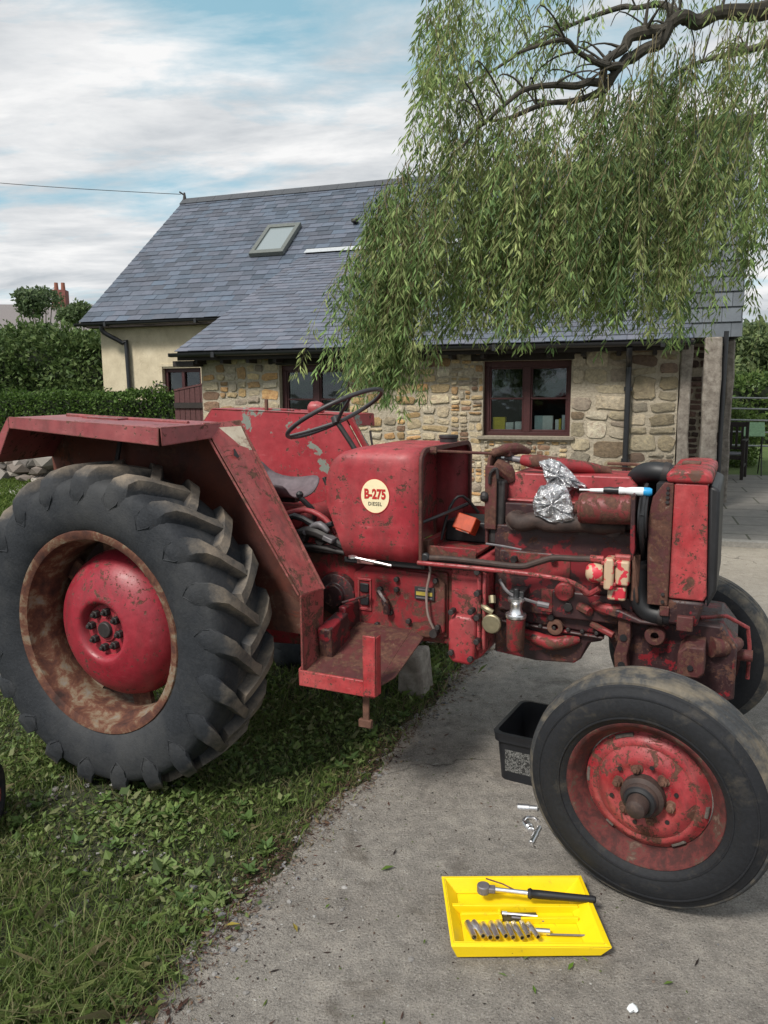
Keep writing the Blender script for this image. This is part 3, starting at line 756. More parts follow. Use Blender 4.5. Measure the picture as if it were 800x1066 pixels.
# slates, each a tilted plate
m = MT('welsh_slate', 0.55); nsl = m.noise(7, 7, 0.7); nfs = m.noise(60, 5, .7)
c = m.mix(0.55, m.tint(), m.ramp(nsl, [(0.3, (0.36, 0.36, 0.38)), (0.5, (0.5, 0.5, 0.5)), (0.7, (0.66, 0.66, 0.64))]), 'OVERLAY')
m.color(m.mix(m.ramp(nfs, [(.62, g(0)), (.7, g(.35))]), c, (0.20, 0.20, 0.19))); m.bump(nfs, .3, .004); M['slate'] = m.m
def slates(name, x0, x1, y0, z0, y1, z1, row, wd, base, parent, top_under=True, jag=.25, x1top=None):
    Lg = math.hypot(y1 - y0, z1 - z0); sy, sz_ = (y1 - y0) / Lg, (z1 - z0) / Lg; ny, nz_ = -sz_, sy
    mb = MB(); cols = []
    r, k = 0.0, 0
    while r < Lg - .02:
        xo = (k % 2) * wd * .5
        x = x0 - xo
        while x < x1:
            w_ = wd * random.uniform(.92, 1.08)
            a, b = max(x, x0) + .0025, min(x + w_, x1) - .0025
            if b - a > .02:
                ln = min(row * 1.55, Lg - r + .02); lift = .016 + random.uniform(-.002, .005); sl = random.uniform(-.006, .006); jr = random.uniform(-.007, .004)
                def P(xx, t, h): return (xx, y0 + sy * t + ny * h, z0 + sz_ * t + nz_ * h)
                v = [P(a, r + jr, lift), P(b, r + jr + sl, lift + random.uniform(-.001, .002)), P(b, r + ln, .004), P(a, r + ln, .004), P(a, r + jr, lift - .009), P(b, r + jr + sl, lift - .009)]
                mb.add(v, [(0, 1, 2, 3), (1, 0, 4, 5), (0, 3, 4), (1, 5, 2)])
                q = random.uniform(1 - jag, 1 + jag); h_ = random.uniform(-.006, .008)
                cols.extend([((base[0] + h_) * q, base[1] * q, (base[2] - h_ * .5) * q, 1)] * 6)
            x += w_
        r += row; k += 1
    o = mb.build(name, M['slate'], parent, colors=cols, ang=20)
    return o
M['deck'] = simple('roof_boarding', (0.02, 0.02, 0.022), .8)
mb = MB()
mb.prism([(2.78, 2.90), (6.8, 6.07), (10.6, 3.05), (10.6, 2.95), (6.8, 5.93), (2.85, 2.82)], -8.5, 2.62, lambda a, b, c: (c, a, b))
mb.prism([(-.30, 2.10), (4.50, 4.235), (4.50, 4.13), (-.28, 2.02)], -4.36, 2.62, lambda a, b, c: (c, a, b))
roof = mb.build('roof', M['deck'], house)
slates('main_slates', -8.52, 2.64, 2.76, 2.905, 6.80, 6.09, .18, .28, (0.078, 0.094, 0.126), roof, jag=.3)
slates('lean_to_slates', -4.38, 2.64, -.34, 2.10, 4.46, 4.24, .17, .24, (0.112, 0.124, 0.160), roof, jag=.2)
slates('rear_slates', -8.52, 2.64, 10.65, 3.03, 6.80, 6.09, .4, .5, (0.072, 0.085, 0.112), roof)
mb = MB()
for i in range(25): mb.prism([(6.62, 5.99), (6.8, 6.145), (6.98, 5.99), (6.96, 5.97), (6.8, 6.115), (6.64, 5.97)], -8.54 + i * .447, -8.54 + (i + 1) * .447 - .006, lambda a, b, c: (c, a, b))
mb.build('ridge_tiles', simple('ridge_clay', (0.06, 0.065, 0.075), .7), roof)
mb = MB(); mb.tube([(-8.5, 6.8, 6.1), (-8.5, 6.8, 6.28)], [.05, .02], n=8, smooth=0); mb.tube([(-8.5, 6.8, 6.22), (-8.62, 6.78, 6.30)], .02, n=6, smooth=0); mb.build('ridge_finial', M['dark'], roof)
M['lead'] = simple('white_lead_flashing', (0.42, 0.44, 0.46), .5, vary=.15)
mb = MB(); 
x = -4.36
while x < 2.6:
    if not (-3.9 + 0 > 99): mb.quadplate([(x, 4.36, 4.245 + random.uniform(0, .006)), (min(x + .9, 2.62), 4.36, 4.248), (min(x + .9, 2.62), 4.52, 4.345), (x, 4.52, 4.345)], .004)
    x += .9
mb.build('flashing', M['lead'], roof)
# roof window
mm = .7875; nl = math.hypot(1, mm)
def RP(x, y, h): return (x, y - mm / nl * h, 2.955 + mm * (y - 2.8) + h / nl + .01)
rx0, rx1, ry0, ry1 = -5.58, -4.82, 4.42, 5.36
mb = MB()
for (a, b, c, d) in [(rx0, rx1, ry0, ry0 + .1), (rx0, rx1, ry1 - .1, ry1), (rx0, rx0 + .09, ry0 + .1, ry1 - .1), (rx1 - .09, rx1, ry0 + .1, ry1 - .1)]:
    q = [RP(a, c, .09), RP(b, c, .09), RP(b, d, .09), RP(a, d, .09)]; q2 = [RP(a, c, 0), RP(b, c, 0), RP(b, d, 0), RP(a, d, 0)]
    mb.add(q + q2, [(0, 1, 2, 3), (7, 6, 5, 4), (0, 4, 5, 1), (1, 5, 6, 2), (2, 6, 7, 3), (3, 7, 4, 0)])
rw = mb.build('roof_window', simple('roof_window_frame', (0.12, 0.13, 0.12), .5), house, bevel=.006)
mb = MB(); mb.add([RP(rx0 + .085, ry0 + .09, .06), RP(rx1 - .085, ry0 + .09, .06), RP(rx1 - .085, ry1 - .09, .06), RP(rx0 + .085, ry1 - .09, .06)], [(0, 1, 2, 3)])
skm = MT('roof_window_glass', .04); skm.b.inputs['Base Color'].default_value = (.22, .26, .27, 1); skm.b.inputs['Specular IOR Level'].default_value = 1.0; mb.build('pane', skm.m, rw)
mb = MB(); mb.box(RP(-3.6, 5.3, .06), (.12, .14, .08)); mb.build('roof_vent', M['dark'], roof, bevel=.02)

# gutters and downpipes
M['gutter'] = simple('black_gutter_plastic', (0.022, 0.023, 0.027), 0.35, vary=.2)
def gutter(x0, x1, y, z, nm_='gutter'):
    mb = MB(); prof = []
    for i in range(9):
        t = pi + pi * i / 8; prof.append((y + .055 * cos(t), z + .055 * sin(t) + .02))
    for i in range(8, -1, -1):
        t = pi + pi * i / 8; prof.append((y + .048 * cos(t), z + .048 * sin(t) + .02))
    mb.prism(prof, x0, x1, lambda a, b, c: (c, a, b))
    mb.bx(x0 - .004, x0 + .01, y - .05, y + .05, z - .03, z + .02)
    x = x0 + .7
    while x < x1: mb.bx(x, x + .05, y - .062, y + .06, z - .05, z + .026); x += 2.0
    return mb.build(nm_, M['gutter'], house)
gutter(-4.42, 2.66, -.39, 2.06)
gutter(-8.56, -4.2, 2.70, 2.86)
mb = MB(); mb.bx(-4.3, 2.6, -.05, 0.0, 2.005, 2.095); mb.bx(-4.36, 2.6, -.30, -.26, 1.98, 2.06)
mb.bx(-8.4, -4.2, 2.82, 3.04, 2.80, 2.86); mb.build('fascia', M['blackwood'], house)
mb = MB()
x = -4.1
while x < 2.5: mb.bx(x, x + .05, -.27, -.002, 1.93, 2.004); x += .42
mb.bx(-4.44, -4.1, -.30, -.02, 1.90, 1.975)
mb.split('rafter_end', M['blackwood'], house)
mb = MB(); mb.tube([(1.93, -.38, 2.02), (1.93, -.30, 1.9), (1.93, -.09, 1.82), (1.93, -.07, 1.7), (1.93, -.07, 0.02)], .036, n=12, smooth=2)
for z_ in (1.5, .6): mb.bx(1.88, 1.98, -.08, -.002, z_, z_ + .05)
mb.build('downpipe', M['gutter'], house)
mb = MB(); mb.tube([(-7.95, 2.70, 2.82), (-7.93, 2.74, 2.70), (-7.66, 2.94, 2.50), (-7.60, 2.98, 2.35), (-7.58, 2.98, .05)], .045, n=12, smooth=3)
mb.build('downpipe', M['gutter'], house)

# slate-hung porch bay at the right end, on posts
M['slatehung'] = simple('pale_hung_slate', (0.26, 0.29, 0.33), .6, vary=.3, scale=8)
mb = MB(); cols = []
z_ = 2.14
while z_ < 4.5:
    x = XR + .02 - (.11 if int(z_ / .18) % 2 else 0)
    while x < 3.22:
        a, b = max(x, XR + .02), min(x + .22, 3.22)
        if b - a > .03:
            q = random.uniform(.7, 1.25)
            mb.add([(a, .10, z_), (b - .005, .10, z_), (b - .005, .125, z_ + .22), (a, .125, z_ + .22), (a, .12, z_), (b - .005, .12, z_)], [(0, 1, 2, 3), (1, 0, 4, 5)])
            cols.extend([(0.13 * q, 0.15 * q, 0.175 * q, 1)] * 6)
        x += .22
    z_ += .18
bay = mb.build('slate_hung_wall', M['slate'], house, colors=cols)
mb = MB(); mb.bx(XR + .02, 3.21, .14, 4.5, 2.15, 4.55); mb.bx(XR, 3.3, .0, 4.6, 4.56, 4.62); mb.build('bay_core', M['deck'], bay)
M['oldpost'] = rust('weathered_post', [(0.3, (0.12, 0.10, 0.085)), (0.5, (0.24, 0.21, 0.18)), (0.7, (0.36, 0.33, 0.29))], 16, .95)
def post(x0, x1, y0, y1, z1, nm_='post'):
    mb = MB(); k = 9
    for i in range(k):
        a, b = z1 * i / k, z1 * (i + 1) / k
    rings = []
    for i in range(k + 1):
        z_ = z1 * i / k; d = [random.uniform(-.012, .012) for _ in range(8)]
        rings.append([(x0 + d[0], y0 + d[1], z_), (x1 + d[2], y0 + d[3], z_), (x1 + d[4], y1 + d[5], z_), (x0 + d[6], y1 + d[7], z_)])
    vs = [v for r_ in rings for v in r_]; fs = [(i * 4 + j, i * 4 + (j + 1) % 4, (i + 1) * 4 + (j + 1) % 4, (i + 1) * 4 + j) for i in range(k) for j in range(4)] + [(3, 2, 1, 0), tuple(k * 4 + j for j in range(4))]
    mb.add(vs, fs); return mb.build(nm_, M['oldpost'], house, bevel=.02)
post(2.53, 2.67, -.03, .3, 2.13); post(2.80, 2.99, -.10, .14, 2.13)
post(3.10, 3.20, .55, .8, 2.13)
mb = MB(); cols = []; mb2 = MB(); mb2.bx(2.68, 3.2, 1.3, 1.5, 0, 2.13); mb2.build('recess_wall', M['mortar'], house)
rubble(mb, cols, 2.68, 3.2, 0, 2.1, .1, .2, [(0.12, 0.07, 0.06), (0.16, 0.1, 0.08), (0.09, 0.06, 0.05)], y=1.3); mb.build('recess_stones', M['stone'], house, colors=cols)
mb = MB(); mb.tube([(3.03, .0, 2.2), (3.03, .02, .02)], .03, n=10, smooth=0); mb.build('downpipe', M['gutter'], house)

# ------------------------------------------------------------------ gate
gx, gy = -5.25, .95
gate = empty('wooden_gate', house_frame(gx, gy), R(-18), 'dark red-brown boarded gate with a sloping top left of the stone wall', 'gate')
mb = MB(); nb = 11; wdt = 1.08
M['gatewood'] = simple('red_brown_stain', (0.085, 0.03, 0.03), .7, vary=.35, bump=.3)
for i in range(nb):
    a, b = wdt * i / nb, wdt * (i + 1) / nb - .008; za, zb = 1.54 + .19 * a / wdt, 1.54 + .19 * b / wdt
    mb.prism([(a, .06), (b, .06), (b, zb), (a, za)], 0, .022)
mb.build('board_panel', M['gatewood'], gate, bevel=.003)
mb = MB(); mb.bx(0, wdt, -.03, -.002, 1.27, 1.36); mb.bx(0, wdt, -.03, -.002, .3, .39); mb.build('rail', M['blackwood'], gate)
mb = MB(); mb.prism([(0, 1.545), (wdt, 1.735), (wdt, 1.765), (0, 1.575)], -.01, .035); mb.build('top_rail', M['gatewood'], gate)

# ================================================================== PLANTS
GH = [(0.04, 0.075, 0.022), (0.06, 0.105, 0.028), (0.085, 0.14, 0.038), (0.11, 0.17, 0.048), (0.045, 0.07, 0.026)]
def foliage(name, n, sampler, size, cols, parent, up=.2):
    P, Nn = sampler(n)
    d = unit(rng.normal(0, 1, (n, 3)) + Nn * .8 + np.array([0, 0, up])); u = unit(np.cross(d, rng.normal(0, 1, (n, 3))))
    L = rng.uniform(.6, 1.4, n) * size
    v, f = leaves(P, d, u, L, L * rng.uniform(.45, .7, n))
    return np_mesh(name, v, f, M['leaf'], parent, colors=np.repeat(pal(n, cols, .3), 4, 0))
def lump(x, y, z, s):
    return (np.sin(x * 2.1 / s + 1.3 * np.sin(z * 3.1 / s)) + np.sin(z * 2.7 / s + 1.9 * np.sin(x * 1.7 / s + y)) + np.sin((x + z) * 5.3 / s) * .5) / 2.5
def box_sampler(x0, x1, y0, y1, z0, z1, s, amp):
    def f(n):
        ax, ay, az = (y1 - y0) * (z1 - z0), (x1 - x0) * (z1 - z0), (x1 - x0) * (y1 - y0)
        k = rng.choice(3, n, p=np.array([ax * .3, ay, az]) / (ax * .3 + ay + az))
        x = rng.uniform(x0, x1, n); y = rng.uniform(y0, y1, n); z = rng.uniform(z0, z1, n)
        N_ = np.zeros((n, 3)); x = np.where(k == 0, x1, x); N_[k == 0, 0] = 1
        y = np.where(k == 1, y0, y); N_[k == 1, 1] = -1; z = np.where(k == 2, z1, z); N_[k == 2, 2] = 1
        l = lump(x, y, z, s)[:, None] * amp + rng.normal(0, amp * .45, (n, 1))
        return np.stack([x, y, z], 1) + N_ * l + rng.normal(0, amp * .2, (n, 3)), N_
    return f
M['core'] = simple('hedge_inner_shade', (0.012, 0.018, 0.008), .95)
def hedge(name, loc, rz, x0, x1, y0, y1, z1, n, size, label, cols, s=1.0, amp=.1, cat='hedge'):
    h_ = empty(name, loc, rz, label, cat)
    mb = MB(); d = amp * 1.2; mb.bx(x0 + d, x1 - d, y0 + d, y1 - d, 0.0, z1 - d); mb.build('stems', M['core'], h_)  # solid dark box inside the leaves, inner shade put into its colour
    foliage('foliage', n, box_sampler(x0, x1, y0, y1, .05, z1, s, amp), size, cols, h_)
    return h_
hedge('clipped_hedge', house_frame(-12.5, 1.0), R(-18), 0, 7.2, 0, .8, 1.47, 26000, .06, 'low clipped green hedge in front of the cream wall', [(0.05, 0.10, 0.018), (0.08, 0.145, 0.028), (0.11, 0.18, 0.04), (0.035, 0.065, 0.015)], .5, .06)
hedge('tall_hedge', house_frame(-21, 4.2), R(-18), 0, 12.4, 0, 2.5, 2.78, 42000, .12, 'tall dense dark green hedge left of the cottage', [(0.06, 0.10, 0.032), (0.085, 0.135, 0.042), (0.115, 0.17, 0.055), (0.145, 0.20, 0.07)], 1.1, .24)  # leaf colours paler and greyer, far haze put into them
def ell_sampler(c, r, s, amp, shell=.45):
    c = np.array(c); r = np.array(r)
    def f(n):
        d = unit(rng.normal(0, 1, (n, 3))); rad = rng.uniform(shell, 1, (n, 1)) ** .5
        l = 1 + amp * lump(d[:, 0] * 3, d[:, 1] * 3, d[:, 2] * 3, s)[:, None]
        return c + d * r * rad * l, d
    return f
def bush(name, loc, r, n, size, label, cols, cat='bush', trunk=False, crown_z=None, group=None):
    b_ = empty(name, loc, random.uniform(0, 6), label, cat, group)
    cz = crown_z if crown_z else r[2] * .8
    mb = MB()
    for i in range(5):
        a = i * 1.26 + .3; mb.tube([(0, 0, 0), (r[0] * .2 * cos(a), r[1] * .2 * sin(a), cz * .6), (r[0] * .5 * cos(a), r[1] * .5 * sin(a), cz + r[2] * .3)], [.09 * r[2] if trunk else .02, .05 * r[2] if trunk else .015, .01], n=7)
    mb.build('trunk' if trunk else 'stems', M['oldpost'], b_)
    V_, F_, C_ = [], [], []; o_ = 0
    k = 9
    for i in range(k):
        d = unit(rng.normal(0, 1, (1, 3)))[0] * .55; cc = (d[0] * r[0], d[1] * r[1], cz + d[2] * r[2]); rr = tuple(q * random.uniform(.4, .6) for q in r)
        P, Nn = ell_sampler(cc, rr, 1.0, .25)(n // k); nn = len(P)
        dd = unit(rng.normal(0, 1, (nn, 3)) + Nn * .6); u = unit(np.cross(dd, rng.normal(0, 1, (nn, 3)))); L = rng.uniform(.6, 1.4, nn) * size
        v, f = leaves(P, dd, u, L, L * .55); V_.append(v); F_.append(f + o_); o_ += len(v); C_.append(np.repeat(pal(nn, cols, .3), 4, 0))
    np_mesh('crown' if trunk else 'foliage', np.concatenate(V_), np.concatenate(F_), M['leaf'], b_, colors=np.concatenate(C_))
    return b_
GL = [(0.07, 0.12, 0.03), (0.10, 0.16, 0.04), (0.05, 0.09, 0.02), (0.13, 0.18, 0.05)]
bush('garden_shrub', house_frame(-5.75, 1.3), (.38, .3, .55), 2600, .06, 'small leafy shrub with grey flowers beside the wooden gate', GL + [(0.25, 0.2, 0.22)], crown_z=1.15)
bush('climbing_shrub', house_frame(-7.5, 2.2), (.3, .3, .4), 1500, .06, 'small dark shrub at the foot of the cream wall downpipe', GH, crown_z=1.3)
# low rubble in front of the hedge, left
mb = MB(); k = 70
P = np.stack([rng.uniform(-11.5, -6.3, k), rng.normal(0, .12, k), rng.uniform(.05, .42, k)], 1)
Q = np.array([house_frame(p[0], .55 + p[1], p[2]) for p in P])
o = pebbles('rubble_wall', Q, rng.uniform(.12, .24, k), pal(k, [(0.25, 0.22, 0.2), (0.18, 0.15, 0.13), (0.3, 0.27, 0.24), (0.1, 0.09, 0.08)]), M['matte'])
tag(o, 'low tumbled rubble wall below the clipped hedge at the far left', 'wall')
mb = MB(); mb.add([house_frame(-13, -1.0, .01), house_frame(-5.5, -1.0, .01), house_frame(-5.5, .2, .01), house_frame(-13, .2, .01)], [(0, 1, 2, 3)])
tag(mb.build('gravel_path', simple('pale_gravel', (0.33, 0.31, 0.29), .95, vary=.5, scale=25, bump=.6)), kind='structure')

# neighbour roof, chimney and tree at far left
nb_ = empty('neighbour_house', (-20.7, 44, 0), R(6), 'distant house with a grey roof and red brick chimney behind the tall hedge', 'house')
mb = MB(); mb.prism([(0, 4.2), (4, 6.9), (8, 4.2)], -9, 4.0, lambda a, b, c: (c, a, b)); mb.build('roof', simple('grey_tile', (0.18, 0.16, 0.16), .8), nb_)
mb = MB(); mb.bx(-8.8, 3.8, .3, 7.7, 0, 4.25); mb.build('wall', M['render'], nb_)
mb = MB(); mb.bx(1.2, 2.0, 3.7, 4.5, 6.2, 7.75); ch = mb.build('chimney', simple('red_brick', (0.20, 0.07, 0.06), .85, scale=6), nb_)
for q in (1.4, 1.8): mb = MB(); mb.cyl((q, 4.1, 7.75), (q, 4.1, 8.2), .13, 12, .11); mb.build('chimney_pot', simple('clay_pot', (0.25, 0.09, 0.06), .8), ch)
bush('distant_tree', (-15.5, 36, 0), (1.1, 1.0, .8), 3000, .17, 'loose green tree rising above the hedge beside the brick chimney', [(.10, .14, .07), (.13, .18, .08), (.08, .12, .06)], 'tree', True, 5.7)
bush('distant_tree', (-13.1, 34, 0), (.9, .8, .55), 2500, .15, 'rounded green treetop between the loose tree and the cottage roof', [(.09, .13, .06), (.12, .17, .07)], 'tree', True, 4.9)

# ------------------------------------------------------------------ right-hand background
m = MT('flagstones', .9); bt = m.n('ShaderNodeTexBrick'); bt.inputs['Scale'].default_value = 1; bt.inputs['Brick Width'].default_value = .9; bt.inputs['Row Height'].default_value = .6; bt.inputs['Mortar Size'].default_value = .012
bt.inputs['Color1'].default_value = (.20, .185, .165, 1); bt.inputs['Color2'].default_value = (.165, .155, .14, 1); bt.inputs['Mortar'].default_value = (.06, .06, .04, 1); m.l(m.co, bt.inputs[0])
m.color(m.mix(.5, bt.outputs[0], m.ramp(m.noise(9, 7, .7), [(.3, g(.3)), (.7, g(.7))]), 'OVERLAY')); m.bump(m.noise(20, 6, .7), .4, .01); M['flags'] = m.m
mb = MB(); mb.bx(2.0, 9, -2.15 + .0, 4.3, -.05, .05); 
o = mb.build('patio', M['flags'], loc=(1.24, 10.4, 0), rot=(0, 0, R(-18))); tag(o, kind='structure')
mb = MB(); mb.bx(2.0, 9, -2.3, -2.152, -.05, .058); o = mb.build('kerb', simple('kerb_stone', (.26, .245, .22), .9, vary=.25), loc=(1.24, 10.4, 0), rot=(0, 0, R(-18))); tag(o, kind='structure')

rail = empty('metal_railing', (5.75, 13.9, 0), R(-10), 'grey metal railing of five bars at the far edge of the patio', 'fence')
M['rail'] = simple('galvanised_bar', (.30, .31, .31), .5, .5)
for z_ in (1.36, 1.17, .97, .76, .52):
    mb = MB(); mb.tube([(-.9, 0, z_ + .04), (5, 0, z_ - .10)], .016, n=8, smooth=0); mb.build('bar', M['rail'], rail)
for x in (-.85, 1.6, 4.0):
    mb = MB(); mb.bx(x, x + .04, -.02, .02, 0, 1.45); mb.build('post', M['rail'], rail)
bush('garden_bush', (6.9, 15.6, 0), (1.0, .8, .75), 9000, .08, 'light green bush behind the metal railing', [(0.10, 0.16, 0.035), (0.14, 0.21, 0.05), (0.08, 0.12, 0.03)], crown_z=.55)
bush('garden_bush', (9.6, 17, 0), (1.3, 1, 1.15), 9000, .09, 'taller light green bush behind the right end of the railing', [(0.11, 0.17, 0.04), (0.14, 0.21, 0.05), (0.08, 0.13, 0.03)], crown_z=1.1)
hedge('field_hedge', (6, 22, 0), R(-5), -3, 14, 0, 1.2, 1.75, 12000, .14, 'field hedge beyond the garden bushes', GL, 1.0, .15)
GF = [(.10, .14, .06), (.13, .17, .07), (.08, .115, .05), (.16, .20, .08)]
for i, (x, y, rr, lb) in enumerate([(27, 54, 4.2, 'round dark tree in the field right of the cottage'), (38, 66, 4.0, 'dark tree further right in the field'), (31, 85, 4.5, 'dark tree at the foot of the hill'), (19.5, 50, 3, 'dark tree just right of the cottage corner'), (50, 92, 5, 'wide dark tree far right below the hill')]):
    bush('field_tree', (x, y, 0), (rr, rr, rr * .7), 5000, .45, lb, GF, 'tree', True, rr * .75, 'trees in the fields below the hill')
m = MT('hill_fields', .95)
c = m.ramp(m.noise(.02, 3, .5), [(.4, (.10, .16, .05)), (.5, (.15, .21, .08)), (.6, (.10, .15, .05))])
hz_ = m.n('ShaderNodeTexVoronoi'); hz_.feature = 'DISTANCE_TO_EDGE'; hz_.inputs['Scale'].default_value = .018; m.l(m.co, hz_.inputs[0])
m.color(m.mix(m.ramp(hz_.outputs['Distance'], [(.04, g(1)), (.06, g(0))]), c, (.035, .06, .025))); M['hill'] = m.m
gx_ = 60; vs = []; fs = []
for j in range(25):
    for i in range(gx_):
        x = -500 + 1200 * i / (gx_ - 1); yy = 140 + 460 * j / 24
        hgt = 34 * math.exp(-((x - 190) / 260) ** 2) * (1 - cos(pi * min(1, j / 14))) / 2 + 3 * sin(x * .013) * j / 24
        if x < -20: hgt *= .55
        vs.append((x, yy, hgt - .5)); 
for j in range(24):
    for i in range(gx_ - 1): fs.append((j * gx_ + i, j * gx_ + i + 1, (j + 1) * gx_ + i + 1, (j + 1) * gx_ + i))
mb = MB(); mb.add(vs, fs); tag(mb.build('hills', M['hill']), kind='structure')

# patio furniture
M['green'] = simple('pale_green_paint', (.22, .38, .20), .5)
bench = empty('garden_chair', (5.72, 12.9, .05), R(-30), 'dark wooden garden armchair on the patio', 'chair')
mb = MB()
for i in range(6): mb.bx(-.26, .26, -.25 + i * .085, -.25 + i * .085 + .065, .40, .42)
mb.build('seat', simple('sunlit_slats', (.16, .16, .18), .4), bench)  # slats paler than the dark frame, sunlight put into their colour
for x in (-.29, .29):
    for y_ in (-.27, .27):
        mb = MB(); mb.bx(x - .025, x + .025, y_ - .025, y_ + .025, 0, .62 if y_ < 0 else .93); mb.build('leg', M['blackwood'], bench, bevel=.004)
    mb = MB(); mb.bx(x - .03, x + .03, -.3, .24, .622, .648); mb.bx(x - .012, x + .012, -.24, .24, .2, .24); mb.build('armrest', M['blackwood'], bench)
mb = MB(); mb.bx(-.262, .262, .255, .285, .84, .92); mb.bx(-.262, .262, .255, .285, .46, .5); mb.bx(-.262, .262, -.285, -.26, .33, .395)
for i in range(6): mb.bx(-.23 + i * .085, -.19 + i * .085, .26, .28, .501, .839)
mb.build('backrest', M['blackwood'], bench)
tb = empty('folding_table', (6.35, 13.3, .05), R(-20), 'small green folding table with a tilted top beside the railing', 'table')
mb = MB(); mb.box((0, 0, .78), (.36, .30, .02), Matrix.Rotation(R(50), 3, 'X')); mb.build('tabletop', M['green'], tb, bevel=.004)
for s_ in (-1, 1):
    mb = MB(); mb.tube([(s_ * .15, -.2, 0), (s_ * .15, .12, .8)], .01, n=6, smooth=0); mb.tube([(s_ * .14, .25, 0), (s_ * .14, -.08, .66)], .01, n=6, smooth=0); mb.build('leg', M['dark'], tb)
fc = empty('folded_chair', (4.72, 12.15, .05), R(-35), 'green and dark folded garden chair leaning by the cottage corner', 'chair')
mb = MB(); mb.box((0, 0, .62), (.22, .03, .26), Matrix.Rotation(R(28), 3, 'Y')); mb.build('backrest', M['green'], fc, bevel=.004)
mb = MB(); mb.bx(-.3, .25, -.12, .12, .43, .47); mb.build('seat', M['gatewood'], fc)
for s_ in (-.25, .2):
    mb = MB(); mb.tube([(s_, -.1, 0), (s_ + .03, .1, .43)], .014, n=6, smooth=0); mb.build('leg', M['dark'], fc)

# overhead cable
mb = MB(); q0, q1 = Vector((-14.5, 19.5, 7.15)), Vector(house_frame(-8.6, 6.8, 6.25)); mb.tube([q0.lerp(q1, t / 8) - Vector((0, 0, .12 * sin(pi * t / 8))) for t in range(9)], .007, n=6)
tag(mb.build('overhead_cable', M['dark']), 'thin overhead cable running from the left to the cottage ridge', 'cable')

# ================================================================== WILLOW
wil = empty('willow_tree', (5.6, 7.2, 0), 0, 'weeping willow hanging its long leafy strands in front of the cottage roof', 'tree')
m = MT('willow_bark', .9); nbk = m.noise(14, 8, .7, .5, stretch=(1, 1, .4)); m.color(m.ramp(nbk, [(.3, (.03, .028, .024)), (.6, (.075, .065, .05)), (.75, (.12, .11, .085))])); m.bump(nbk, .8, .02); M['bark'] = m.m
M['twig'] = simple('yellow_brown_twig', (.16, .13, .06), .7, vary=.3)
mb = MB(); mb.tube([(0, 0, -.1), (-.05, 0, 1.2), (.05, -.05, 2.6), (-.3, -.15, 3.8), (-.2, -.2, 5.2), (.3, 0, 7)], [.42, .34, .30, .26, .18, .08], n=14, smooth=4); mb.build('trunk', M['bark'], wil)
tl = lambda *p: tuple(a - b for a, b in zip(p, (5.6, 7.2, 0)))
LIMBS = [([(5.3, 7.05, 3.9), (4.2, 6.8, 4.35), (3.2, 6.6, 4.47), (2.62, 6.5, 4.37), (2.36, 6.5, 4.33), (2.2, 6.5, 4.27), (2.08, 6.5, 4.12), (1.9, 6.5, 4.02), (1.74, 6.45, 3.86), (1.5, 6.4, 3.74), (1.2, 6.4, 3.66), (.85, 6.3, 3.55)], [.14, .10, .072, .062, .055, .048, .042, .038, .033, .027, .020, .010]),
         ([(2.2, 6.5, 4.27), (1.95, 6.45, 4.22), (1.75, 6.4, 4.05), (1.72, 6.4, 3.9), (1.45, 6.3, 3.8), (1.1, 6.2, 3.72), (.8, 6.1, 3.5), (.6, 6.1, 3.3)], [.05, .045, .035, .03, .026, .02, .014, .008]),
         ([(3.2, 6.6, 4.47), (2.9, 6.3, 4.72), (2.3, 6.1, 4.95), (1.6, 6.0, 5.0), (.9, 6.0, 4.9), (.4, 6.1, 4.7)], [.05, .035, .028, .022, .018, .010]),
         ([(2.36, 6.5, 4.33), (2.3, 6.8, 4.6), (2.0, 7.1, 4.7), (1.3, 7.3, 4.5), (.7, 7.3, 4.1), (.3, 7.2, 3.6)], [.035, .025, .02, .015, .012, .008]),
         ([(4.2, 6.8, 4.35), (3.6, 7.2, 4.5), (2.9, 7.5, 4.45), (2.5, 7.6, 4.2)], [.06, .035, .02, .01]),
         ([(5.3, 7.05, 5.0), (4.2, 6.2, 5.3), (3.2, 5.7, 5.2), (2.4, 5.6, 4.9)], [.12, .09, .05, .02]),
         ([(1.9, 6.5, 4.02), (1.65, 6.3, 3.95), (1.35, 6.2, 4.05), (1.0, 6.1, 3.95)], [.03, .025, .018, .01])]
mb = MB()
for P_, r_ in LIMBS:
    Q_, S_ = [], []
    for i in range(len(P_) - 1):
        for t_ in (0, .5):
            j_ = 0 if i == 0 and t_ == 0 else .035
            Q_.append(tl(*[P_[i][k] * (1 - t_) + P_[i + 1][k] * t_ + random.uniform(-j_, j_) for k in range(3)])); S_.append((r_[i] * (1 - t_) + r_[i + 1] * t_) * random.uniform(.8, 1.2))
    mb.tube(Q_ + [tl(*P_[-1])], S_ + [r_[-1]], n=9, smooth=4)
    for q_ in range(len(P_) * 2):
        i = random.randrange(1, len(Q_) - 1); b_ = Vector(Q_[i]); d_ = Vector((random.uniform(-1, .4), random.uniform(-.6, .6), random.uniform(-.3, .8))).normalized() * random.uniform(.15, .45)
        mb.tube([b_, b_ + d_ * .5 + Vector((0, 0, .04)), b_ + d_, b_ + d_ * 1.2 - Vector((0, 0, .15))], [S_[i] * .35 + .003, .007, .005, .003], n=5, smooth=3)
mb.build('limb', M['bark'], wil)
